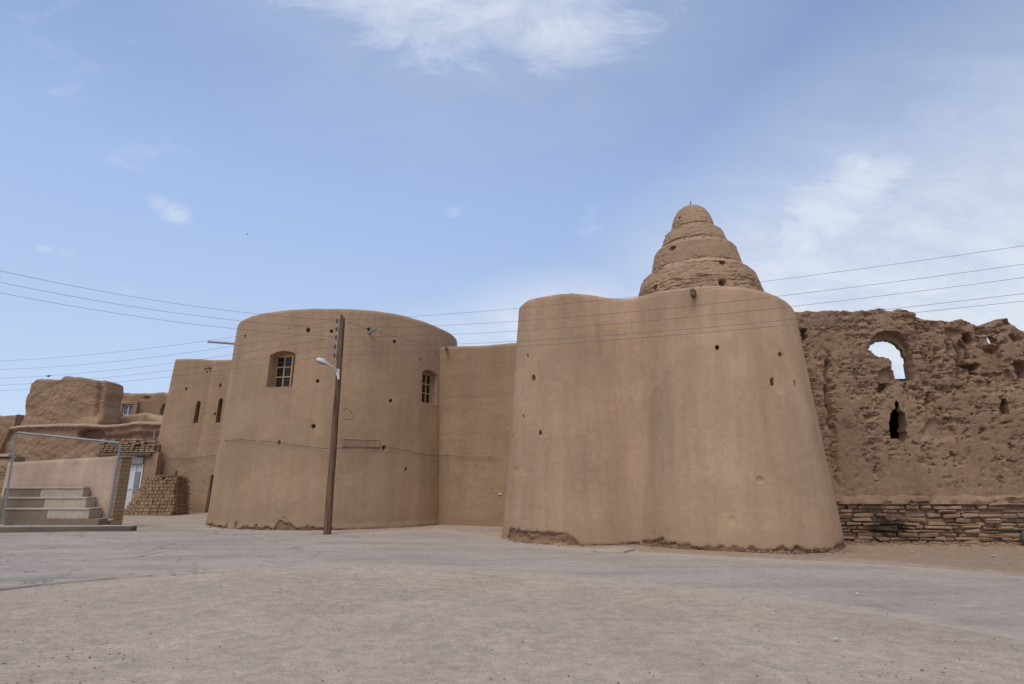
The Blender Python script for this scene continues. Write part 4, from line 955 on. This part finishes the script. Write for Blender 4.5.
STY = 19.75; stroot = empty('concrete_steps', (-17, STY, zk)); tag(stroot, 'three broad concrete steps framed by the grey metal frame', 'steps')
ys = [508, 497, 487]; xs_r = [90, 87, 84]; zprev = zk; zb0 = .385
for k in range(3):
    Yf = STY + .15 * k; zt2 = ZZ(ys[k], Yf); xr = XX(xs_r[k], ys[k], Yf); xl = XX(5, ys[k], Yf); xm = XX([48, 45, 41][k], ys[k], Yf); mb = MB(); mid = []
    zb = zprev + (-.0 if k else -.02)
    mb.box(((xl + xm) / 2, (Yf + 20.36) / 2, (zb0 + zt2 - .06) / 2), (xm - xl, 20.36 - Yf, zt2 - .06 - zb0), bev=.01, m=1)
    mb.box(((xm + .004 + xr) / 2, (Yf + 20.36) / 2, (zb0 + zt2 - .06) / 2), (xr - xm - .004, 20.36 - Yf, zt2 - .06 - zb0), bev=.012, m=0)
    mb.box(((xl + xr) / 2, (Yf + 20.32) / 2, zt2 - .03), (xr - xl + .03, 20.38 - Yf, .06), bev=.012, m=0)
    mb.build('step', [M['concrete'], M['concrete_brown']], stroot, smooth=30)
    zprev = zt2
xa_, xb_ = XX(3, 521, 19.65), XX(97, 521, 19.65); sb = MB(); sb.box(((xa_ + xb_) / 2, 20.05, .235), (xb_ - xa_, .64, .31), bev=.02, jit=.008); sb.build('plinth', M['concrete_brown'], stroot)

LW0 = np.array((XX(8, 462, 20.42), 20.42)); LW1 = np.array((XX(117.5, 457, 20.42), 20.42)); zl0, zl1 = ZZ(462.5, 20.42), ZZ(456, 20.42); LL = LW1[0] - LW0[0]
LW = Slab(LW0, LW1, .35, lambda s: zl0 + (zl1 - zl0) * s / LL, ds=.07, rtop=.03)
def lw_dam(S, Z): return sst(.05, -.15, Z - 1.25 - .22 * fbm(S * 1.5, .3, .2, 3, 171)) * (1 - sst(1.9, 2.4, S)) * .8 + .7 * sst(.2, .5, fbm(S * 1.2, Z * 1.2, 4., 3, 172)) * sst(1.2, .6, Z)
lwo = LW.build('low_wall', M['lowwall'], lambda S, Z, B: .015 * fbm(S, Z, .3, 3, 173), dam=lw_dam)
tag(lwo, 'pale pink plastered low wall behind the concrete steps', 'wall')

pr = MB(); px0, px1 = XX(105.5, 523, 20.5), XX(111.5, 525, 20.5); zpt = ZZ(457.5, 20.5)
pr.box(((px0 + px1) / 2, 20.78, zpt / 2 - .05), (px1 - px0, .56, zpt + .1), bev=.012)
pro = pr.build('brick_pier', M['pierbrick']); tag(pro, 'brick pier with yellow lower courses beside the grey metal frame', 'pier')
MB().box(((px0 + px1) / 2 + .06, 20.78, zpt + .03), (px1 - px0 + .16, .64, .06), bev=.015).build('coping', M['concrete'], pro)

LF = Slab((-30, 20.6), (XX(9.5, 480, 20.6), 20.6), .5, noisy(lambda s: ZZ(457, 20.6), .06, 2.5, 61), ds=.05, rtop=.06)
def lf_disp(S, Z, B):
    row = np.floor(Z / .11); u = S / .3 + .5 * (row % 2); g = np.maximum(np.exp(-((Z / .11 - row - .0) / .14) ** 2), np.exp(-((u - np.floor(u)) / .08) ** 2))
    return .05 * g + .05 * fbm(S * 2, Z * 2, .3, 4, 181)
lfo = LF.build('brick_wall', M['adobe'], lf_disp); tag(lfo, 'rough mud brick wall left of the grey metal frame', 'wall')
MB().box(((-30 + XX(10, 457, 20.6)) / 2, 20.8, ZZ(456.5, 20.6) + .04), (XX(10, 457, 20.6) + 30, .55, .10), bev=.02, jit=.01).build('coping', M['concrete'], lfo)

gl0, gl1 = G(2.5, 523.5, zk), P(17, 432.5, 0); YL = 19.42; YR = 20.25; gl0 = P(2.5, 523.5, YL); gr0 = P(108, 521.5, YR)
tl = P(16.5, 432.5, YL); trt = np.array([gr0[0], YR, ZZ(443, YR)])
gfm = empty('metal_frame', ((gl0[0] + gr0[0]) / 2, (YL + YR) / 2, zk)); tag(gfm, 'tall empty grey metal frame standing on the pavement at left', 'frame')
def sq(a, b, w, nm):
    a, b = np.asarray(a), np.asarray(b); MB().tube([a, a + (b - a) * .5, b], w * .5, 4).build(nm, M['steel'], gfm)
sq(gl0 - np.array([0, 0, .02]), tl, .08, 'post'); sq(gr0 - np.array([0, 0, .02]), trt, .085, 'post'); sq(tl + (trt - tl) * .012, trt - (trt - tl) * .012, .08, 'top_bar')
ft_ = MB(); ft_.box(gr0 + np.array([.03, 0, .04]), (.2, .2, .1), bev=.03, jit=.006); ft_.build('footing', M['kerb'], gfm)

# ------------------------------------------------------------------ utility pole
pb = G(327, 534.5); ztop = ZZ(316, pb[1]); pole_mb = MB(); nseg = 24
pp = [(pb[0] + .004 * math.sin(i * .9), pb[1] + .004 * math.cos(i * 1.3), -.3 + (ztop + .3) * i / nseg) for i in range(nseg + 1)]
pole_mb.tube(pp, np.linspace(.122, .082, nseg + 1), 14)
pv_ = pole_mb.v; last = len(pv_) - 14
for i in range(last, len(pv_)): q = list(pv_[i]); q[2] += -(q[0] - pb[0]) * 1.3; pv_[i] = tuple(q)
pole = pole_mb.build('utility_pole', M['pole'], smooth=50, base=(pb[0], pb[1], 0)); tag(pole, 'tall weathered wooden utility pole in front of the round tower', 'pole')
ins_y = [321.2, 329.3, 337.6, 347, 355.7]; INS = []
for y in ins_y:
    z = ZZ(y, pb[1]); c = np.array([pb[0] - .175, pb[1] - .03, z]); INS.append(c)
    im = MB(); im.tube([c + (0, 0, -.07), c + (0, 0, -.02), c + (0, 0, 0.0), c + (0, 0, .03), c + (0, 0, .065)], [.034, .042, .026, .04, .03], 10); io = im.build('insulator', M['ceramic'], pole, smooth=50)
    MB().tube([c + (0, 0, -.075), c + (.12, .01, -.08)], .014, 6).build('pin', M['zinc'], io)
brk = MB(); z0, z1 = INS[-1][2] - .15, INS[0][2] + .12; brk.box((pb[0] - .115, pb[1] - .03, (z0 + z1) / 2), (.02, .07, z1 - z0)); brk.build('bracket', M['zinc'], pole)
for y in (322.5, 330): MB().tube([(pb[0] + .09, pb[1] - .03, ZZ(y, pb[1])), (pb[0] + .19, pb[1] - .05, ZZ(y, pb[1]) + .01)], .018, 6).build('bolt', M['zinc'], pole)
# street lamp on its arm
yl = pb[1] - .15; a0 = P(338.2, 379, yl); a1 = P(337.6, 370, yl); e1 = P(329.5, 365.3, yl - .15); hd = P(316, 359.5, yl - .30)
arm = MB(); arm.tube([a0, (a0 + a1) / 2 + np.array([-.03, 0, 0]), P(335.5, 369.5, yl), P(332.5, 366.5, yl - .1), e1], .024, 8); arm.tube([P(338.6, 379.5, yl), P(338.4, 369, yl)], .035, 6); arm.tube([P(338.4, 371, yl), P(333, 366.5, yl - .1)], .014, 6)
lampo = arm.build('street_lamp', M['lampshell'], pole, smooth=50)
ax = (hd - e1); ln = np.linalg.norm(ax); ax /= ln; sh = MB(); hb = MB()
side = np.cross(ax, (0, 0, 1.)); side /= np.linalg.norm(side); up = np.cross(side, ax)
def shell(mb, prof_, lo, hi, nn=14):
    v = []; 
    for t_, w, h in prof_:
        for j in range(nn):
            a = lo + (hi - lo) * j / (nn - 1); v.append(e1 + ax * ln * t_ + side * w * math.cos(a) + up * h * math.sin(a))
    k = len(prof_); mb.add(v, [(i * nn + j, i * nn + j + 1, (i + 1) * nn + j + 1, (i + 1) * nn + j) for i in range(k - 1) for j in range(nn - 1)])
pf = [(-.02, .03, .03), (.12, .045, .05), (.3, .085, .085), (.5, .125, .12), (.75, .135, .12), (.92, .10, .09), (1., .03, .03)]
shell(sh, pf, -.25, math.pi + .25); sh.build('lamp_head', M['lampshell'], lampo, smooth=60)
pg = [(.32, .07, .05), (.5, .112, .085), (.75, .12, .085), (.9, .09, .06), (.97, .04, .03)]
shell(hb, pg, math.pi + .1, 2 * math.pi - .1); hb.build('lamp_bowl', M['lampglass'], lampo, smooth=60)

# ------------------------------------------------------------------ overhead cables
def wire(start, plan_end, pix, over, r, label, group):
    """a hanging cable: pixel sightings are met with the vertical plane the cable hangs in, then a parabola is fitted"""
    A = np.array(start[:2]); d = np.array(plan_end) - A; Ld = np.linalg.norm(d); d /= Ld; n = np.array([d[1], -d[0]])
    q = [(0., start[2])]
    for x, y in pix:
        rr_ = ray(x, y); t_ = np.dot(A - EYE[:2], n) / np.dot(rr_[:2], n); p = EYE + rr_ * t_; q.append((np.dot(p[:2] - A, d), p[2]))
    q = np.array(q); c = np.polyfit(q[:, 0], q[:, 1] - start[2], 2) if len(q) < 4 else np.linalg.lstsq(np.c_[q[:, 0] ** 2, q[:, 0]], q[:, 1] - start[2], rcond=None)[0].tolist() + [0]
    s_ = np.linspace(0, q[:, 0].max() + over, 60); mb = MB()
    c = list(c); c[-1] = 0
    mb.tube(np.c_[A[0] + d[0] * s_, A[1] + d[1] * s_, start[2] + np.polyval(c, s_)], r, 5)
    o = mb.build('power_cable', M['cable'], base=start); return tag(o, label, 'cable', group)
ordn = ['topmost', 'second highest', 'middle', 'second lowest', 'lowest']
Rp = [[(490, 311), (760, 281.5), (1024, 246)], [(490, 323), (680, 306.6), (780, 296.5), (1024, 264)], [(490, 333), (680, 317.7), (795, 306), (1024, 277.7)], [(490, 342), (680, 330), (910, 308.6), (1024, 292)], [(490, 348), (680, 335), (925, 312), (1024, 300.5)]]
for i in range(5): wire(INS[i] + (.02, 0, .02), (9.6, 10.), Rp[i], 10, .0038, f'{ordn[i]} of the five thin cables running right from the pole across the curved wall', 'cables running right from the pole')
Ap = [[(238, 313), (120, 293), (0, 271.3)], [(238, 321.5), (120, 303.5), (0, 282.7)], [(240, 330), (120, 313), (0, 293.2)]]
o3 = ['topmost', 'middle', 'lowest']
for i in range(3): wire(INS[i] + (-.02, -.02, .02), (-13.5, 14.2), Ap[i], 6, .0045, f'{o3[i]} of the three cables climbing left from the pole into the open sky', 'cables climbing left from the pole')
Bp = [[(238, 337.3), (120, 351), (0, 361.2)], [(238, 346.7), (120, 360), (0, 369.7)], [(238, 355), (120, 368.5), (0, 378.4)], [(238, 362.5), (120, 375.5), (0, 385.4)], [(238, 369), (120, 381.5), (0, 390.8)]]
for i in range(5): wire(INS[i] + (-.02, .02, .02), (-23.4, 25.7), Bp[i], 8, .0045, f'{ordn[i]} of the five cables dropping left from the pole past the square tower', 'cables dropping left from the pole')
# thin cable from the pole to the spout
s_ = np.array([pb[0] + .19, pb[1] - .05, ZZ(322.5, pb[1])]); e_ = RW.at(*RW.locate(446, 347))[0] + np.array([0, -.1, 0]); mb = MB()
mb.tube([s_ + (e_ - s_) * t_ - np.array([0, 0, .35 * 4 * t_ * (1 - t_)]) * .3 for t_ in np.linspace(0, 1, 24)], .006, 5); tag(mb.build('service_cable', M['cable'], base=s_), 'thin cable from the pole top to the inner corner of the recessed wall', 'cable')
# cable strung along the walls
def wallcable(wall, pix, off): return [wall.at(*wall.locate(*p), off)[0] for p in pix]
mb = MB(); c1 = wallcable(RT, [(218, 441), (230, 440.5), (243, 439.5), (255, 440.5), (268, 441.5), (279, 443), (300, 446), (322, 448.3)], .07)
pz = np.array([pb[0] + .0, pb[1] + .14, ZZ(448.5, pb[1] + .14)]); c2 = wallcable(RT, [(345, 448), (365, 448), (384, 448), (392, 447.5), (402, 450), (415, 453), (428, 455), (438, 455.5)], .08); c3 = wallcable(RW, [(447, 455.3), (470, 457), (490, 457), (501, 457.5)], .07)
mb.tube(c1 + [pz] + c2 + c3, .009, 5)
for p in (c1[2], c1[5], c2[2], c3[0], c3[2]): mb.box(p, (.03, .05, .05), bev=.008)
tag(mb.build('wall_cable', M['cable']), 'dark cable strung at mid height along the round tower and recessed wall', 'cable')
mb = MB(); mb.tube(wallcable(ST, [(151, 455), (165, 458), (185, 458.5), (205, 456.5), (216, 455)], .06), .011, 5); tag(mb.build('wall_cable', M['cable']), 'thin dark cable hanging across the face of the square tower', 'cable')

# ------------------------------------------------------------------ small things on the ground
sl_ = MB(); a = [G(x, y, .05) for x, y in ((592, 549.3), (620, 546.5), (634, 548.5), (623, 551.3), (600, 551))]; n = len(a)
a = [np.array([p[0], p[1] - .05, 0]) for p in a]
sl_.add([p + (0, 0, -.05) for p in a] + [p + (0, 0, .05) for p in a] + [p * .98 + np.mean(a, 0) * .02 + (0, 0, .06) for p in a], [(i + k * n, (i + 1) % n + k * n, (i + 1) % n + (k + 1) * n, i + (k + 1) * n) for k in (0, 1) for i in range(n)] + [tuple(range(2 * n, 3 * n))])
tag(sl_.build('concrete_slab', M['whiteslab']), 'pale flat concrete slab on the ground at the foot of the curved wall', 'slab')
sb_ = G(1034, 548); sk = MB()
sk.ellipsoid(sb_ + (.08, 0, .19), (.33, .28, .25), n=20, k=14, fn=lambda q: q * (1 + .10 * float(fbm(np.array(q[0] * 2.2), q[1] * 2.2, q[2] * 2.2, 3, 191))))
sko = sk.build('sack', M['sack'], smooth=40); tag(sko, 'dark grey rounded bundle lying at the right edge against the ruined wall', 'sack')
lit = [((912, 552.5), .10, .06, 'larger white scrap on the bare earth before the ruined wall'), ((928, 555.5), .06, .05, 'small white scrap beside the larger one before the ruined wall'), ((994, 557), .16, .03, 'long thin pale scrap near the right edge before the ruined wall'), ((890, 543), .07, .08, 'crumpled white scrap at the foot of the sooty wall courses'), ((735, 586.5), .05, .04, 'tiny white scrap on the road before the curved wall'), ((857, 595), .05, .05, 'tiny white scrap on the road at right'), ((837, 641), .06, .02, 'flat pale scrap on the dirt in the right foreground')]
for (p, w, h, lb) in lit:
    w *= .75; h *= .7
    c = G(*p); z = .02 + float(np.interp(c[0], [7.6, 8.6], [0, .16]) * np.exp(-((c[1] - 15.6) / .7) ** 2)); mb = MB(); nx = 4; v = []
    for i in range(nx):
        for j in range(nx): v.append((c[0] + (i / 3 - .5) * w, c[1] + (j / 3 - .5) * w * .8, z + h * .35 * rng.random()))
    mb.add(v + [(a_, b_, c_ - .006) for a_, b_, c_ in v], [(i * nx + j, (i + 1) * nx + j, (i + 1) * nx + j + 1, i * nx + j + 1) for i in range(3) for j in range(3)] + [(i * nx + j + 16, i * nx + j + 17, (i + 1) * nx + j + 17, (i + 1) * nx + j + 16) for i in range(3) for j in range(3)])
    tag(mb.build('paper_scrap', M['paper']), lb, 'litter', 'white scraps on the ground')
# crumbs of fallen mud along the foot of the walls
v = []; f = []
def clod(x, y, z, r):
    b = len(v); q = np.array([(1, 0, 0), (0, 1, 0), (-1, 0, 0), (0, -1, 0), (0, 0, .8), (0, 0, -.8)]) * r * rng.uniform(.55, 1.4, (6, 1)); a = rng.random() * 6.3; c, s_ = math.cos(a), math.sin(a)
    v.extend([(x + p[0] * c - p[1] * s_, y + p[0] * s_ + p[1] * c, z + p[2] + r * .25) for p in q]); f.extend([(b + i, b + (i + 1) % 4, b + 4) for i in range(4)] + [(b + (i + 1) % 4, b + i, b + 5) for i in range(4)])
for wl, sa, sb_2, n_ in ((BW, BW.locate(505, 530)[0], BW.locate(840, 530)[0], 1500), (RT, RT.locate(209, 510)[0], RT.locate(430, 515)[0], 650)):
    for k in range(n_):
        S_ = rng.uniform(sa, sb_2); i = int(np.argmin(np.abs(wl.S - S_)))
        if float(vn(S_ * .9, .3, .7, 211)) < -.15 and rng.random() < .75: continue
        o = -.02 + .34 * rng.random() ** 2.2; p = wl.xy[i] + wl.N[i] * o; clod(p[0], p[1], float(hgt(p[0], p[1])) + .03 * math.exp(-o / .1), .006 + .034 * rng.random() ** 4 * math.exp(-o))
for k in range(1500):
    S_ = rng.uniform(s0f, 9.5); o = .2 + .75 * rng.random() ** 2; p = RUA + RU.T * S_ - RU.I * o
    clod(p[0], p[1], float(hgt(p[0], p[1])) + .05 * math.exp(-((p[1] - 15.3) / .7) ** 2), .006 + .05 * rng.random() ** 4)
tag(mk('rubble', v, f, M['footing'], base=(0, 0, 0), smooth=30), 'crumbs of fallen mud along the foot of the curved wall, round tower and ruin', 'rubble', kind='stuff')
# birds
def bird(c, s_, label, flying):
    mb = MB(); c = np.asarray(c); mb.ellipsoid(c, (s_ * .45, s_ * .2, s_ * .22), n=10, k=8); mb.ellipsoid(c + (s_ * .42, 0, s_ * .16), (s_ * .15, s_ * .13, s_ * .14), n=8, k=6)
    mb.add([c + (s_ * .55, -.02 * s_, s_ * .17), c + (s_ * .55, .02 * s_, s_ * .17), c + (s_ * .7, 0, s_ * .13), c + (s_ * .55, 0, s_ * .12)], [(0, 1, 2), (1, 3, 2), (3, 0, 2)])
    mb.box(c + (-s_ * .55, 0, -.02 * s_), (s_ * .4, s_ * .16, s_ * .05))
    if flying:
        for k in (-1, 1): mb.add([c + (s_ * .2, k * s_ * .15, s_ * .1), c + (-s_ * .2, k * s_ * .15, s_ * .1), c + (-s_ * .25, k * s_ * .9, s_ * .35), c + (s_ * .0, k * s_ * 1., s_ * .38), c + (0, k * s_ * .5, s_ * .2)], [(0, 1, 4), (1, 2, 4), (2, 3, 4), (3, 0, 4)])
    else: mb.tube([c + (0, 0, -s_ * .15), c + (0, 0, -s_ * .32)], s_ * .03, 5)
    return tag(mb.build('bird', M['black'], smooth=50), label, 'bird')
d = ray(48.5, 375.6); A = INS[2][:2]; dl_ = np.array((-23.4, 25.7)) - A; n_ = np.array([dl_[1], -dl_[0]]); t_ = np.dot(A - EYE[:2], n_) / np.dot(d[:2], n_)
bird(EYE + d * t_ + (0, 0, -.02), .17, 'small dark bird perched on a cable at left', False)
bird(P(247.5, 234.3, 60), .17, 'tiny dark bird flying in the open sky above the round tower', True)

# ------------------------------------------------------------------ light and sky
SUN_EL, SUN_AZ = 60, 203            # azimuth: degrees clockwise from +Y (sun behind the camera to the left)
az = R(SUN_AZ); sd = Vector((math.sin(az) * math.cos(R(SUN_EL)), math.cos(az) * math.cos(R(SUN_EL)), math.sin(R(SUN_EL))))
sl = bpy.data.lights.new('sun', 'SUN'); sl.energy = 2.1; sl.angle = R(40); sl.color = (1., .94, .85)
so = bpy.data.objects.new('sun', sl); COL.objects.link(so); so.rotation_euler = (-sd).to_track_quat('-Z', 'Y').to_euler(); so.location = (-20, -20, 40)
w = bpy.data.worlds.new('World'); SC.world = w; w.use_nodes = True; nt_ = w.node_tree; bg = nt_.nodes['Background']
class WN(NT):
    def __init__(s): s.t = nt_; s.pos = s.n('ShaderNodeTexCoord').outputs['Generated']
W = WN()
sky = W.n('ShaderNodeTexSky'); sky.sky_type = 'NISHITA'; sky.sun_disc = False; sky.sun_elevation = R(SUN_EL); sky.sun_rotation = az
sky.air_density = 1.0; sky.dust_density = 1.4; sky.ozone_density = 2.0; sky.altitude = 900
STR = .11
veil = tuple(a / STR for a in (.60, .67, .80))
sx = W.n('ShaderNodeSeparateXYZ'); W.set(sx.inputs[0], W.pos)
def dirv(x, y): q = ray(x, y); return q / np.linalg.norm(q)
# project onto a high flat layer so that the clouds foreshorten towards the horizon
den = W.math('MAXIMUM', W.math('ADD', sx.outputs[2], .5), .05); cv = W.n('ShaderNodeCombineXYZ')
W.set(cv.inputs[0], W.math('DIVIDE', sx.outputs[0], den)); W.set(cv.inputs[1], W.math('DIVIDE', sx.outputs[1], den))
rt = W.n('ShaderNodeMapping'); W.set(rt.inputs['Vector'], cv.outputs[0]); rt.inputs['Rotation'].default_value = (0, 0, R(42)); rt.inputs['Scale'].default_value = (1.5, 2.9, 1)
cn = W.noise(1.9, 9, .62, rt.outputs[0], .8); cn2 = W.noise(4.6, 11, .72, rt.outputs[0], .9)
tex = W.math('ADD', W.math('MULTIPLY', cn, .5), W.math('MULTIPLY', cn2, .5))
def blob(x, y, rad, amt, st=(1, 1, 1)):
    c = dirv(x, y); sub = W.n('ShaderNodeVectorMath', operation='SUBTRACT'); W.set(sub.inputs[0], W.pos); sub.inputs[1].default_value = c
    m_ = W.n('ShaderNodeVectorMath', operation='MULTIPLY'); W.set(m_.inputs[0], sub.outputs[0]); m_.inputs[1].default_value = st
    le = W.n('ShaderNodeVectorMath', operation='LENGTH'); W.set(le.inputs[0], m_.outputs[0]); return W.ramp(le.outputs['Value'], 0, rad, amt, 0)
blobs = [(470, -5, .48, .80, (.7, 1.6, 2.2)), (420, 30, .22, .74, (.8, 1, 1.5)), (560, 35, .24, .78, (.9, 1.3, 1.6)), (630, 20, .16, .6, (1, 1, 1.3)), (400, -60, .5, .5, (1, 1, 1.2)), (893, 170, .12, .82, (1, 1, 1.2)), (860, 190, .15, .95, (1, 1, 1.2)), (825, 212, .15, .98, (1, 1, 1.1)), (800, 240, .14, .92, (1, 1, 1)), (782, 268, .13, .85, (1, 1, 1)), (755, 235, .14, .6, (1, 1, 1)), (940, 165, .12, .6, (1, 1, 1.3)), (1015, 135, .16, .5, (1, 1, 1.5)), (590, 225, .07, .48, (1, 1, 1)), (455, 213, .035, .42, (1, 1, 1)), (158, 202, .035, .5, (1, 1, 1.2)), (176, 214, .042, .58, (1, 1, 1.2)), (66, 254, .035, .56, (1, 1, 1.5)), (45, 249, .03, .6, (1, 1, 2)), (135, 290, .06, .45, (.6, 1, 2)), (40, 40, .55, .3, (1, 1, 1))]
veils = [(1000, 340, .62, 1.1, (1, 1, 1.15)), (800, 310, .42, .95, (1, 1, 1.25)), (590, 330, .25, 1.25, (.75, 1, 1.9)), (680, 300, .2, .8, (1, 1, 1.3)), (480, 350, .2, .7, (.7, 1, 1.8)), (470, -20, .5, .35, (.8, 1, 1.4))]
vac = None
for b in veils:
    q = blob(*b); vac = q if vac is None else W.math('MAXIMUM', vac, q)
acc = None
for b in blobs:
    q = blob(*b); acc = q if acc is None else W.math('MAXIMUM', acc, q)
gen = W.ramp(sx.outputs[1], .2, -.4, 0, .55)           # more cloud behind the camera
acc = W.math('MAXIMUM', acc, gen)
cl = W.ramp(W.math('ADD', tex, W.math('MULTIPLY', W.math('SUBTRACT', acc, .5), .55)), .37, .80, 0, 1)
cl = W.math('MULTIPLY', cl, W.ramp(acc, 0, .25, 0, 1))
vl = W.math('MULTIPLY', vac, W.ramp(tex, .3, .68, .45, 1.), True)
cl = W.math('MAXIMUM', cl, W.math('MULTIPLY', vl, 1.25, True))
gr = W.n('ShaderNodeValToRGB'); el = gr.color_ramp.elements      # the pale dusty air of the day, thicker towards the horizon
for i, (z_, c_) in enumerate(((0., (.52, .62, .80)), (.2, (.445, .56, .775)), (.45, (.35, .475, .75)), (.6, (.258, .366, .615)), (1., (.2, .29, .52)))):
    e_ = el[i] if i < 2 else el.new(z_)
    e_.position = z_; e_.color = (*c_, 1)
W.set(gr.inputs[0], sx.outputs[2])
gs = W.mix((0, 0, 0), gr.outputs[0], 1.); sc_ = W.n('ShaderNodeVectorMath', operation='SCALE'); W.set(sc_.inputs[0], gs); W.set(sc_.inputs['Scale'], W.math('MULTIPLY', W.math('SUBTRACT', W.math('ADD', W.math('MULTIPLY', sx.outputs[0], -.2), 1.26), W.math('MULTIPLY', W.math('MULTIPLY', sx.outputs[0], sx.outputs[0]), .25)), 1 / STR))
skycol = W.mix(sky.outputs['Color'], sc_.outputs[0], .75)
skycol = W.mix(skycol, tuple(a / STR for a in (.77, .82, .905)), W.math('MULTIPLY', cl, .85))
W.set(bg.inputs['Color'], skycol); bg.inputs['Strength'].default_value = STR

SC.view_settings.view_transform = 'Standard'; SC.view_settings.look = 'None'; SC.view_settings.gamma = 1; SC.view_settings.exposure = 0
SC.render.engine = 'CYCLES'; SC.cycles.max_bounces = 6; SC.cycles.diffuse_bounces = 4
try: SC.cycles.use_denoising = True
except Exception: pass
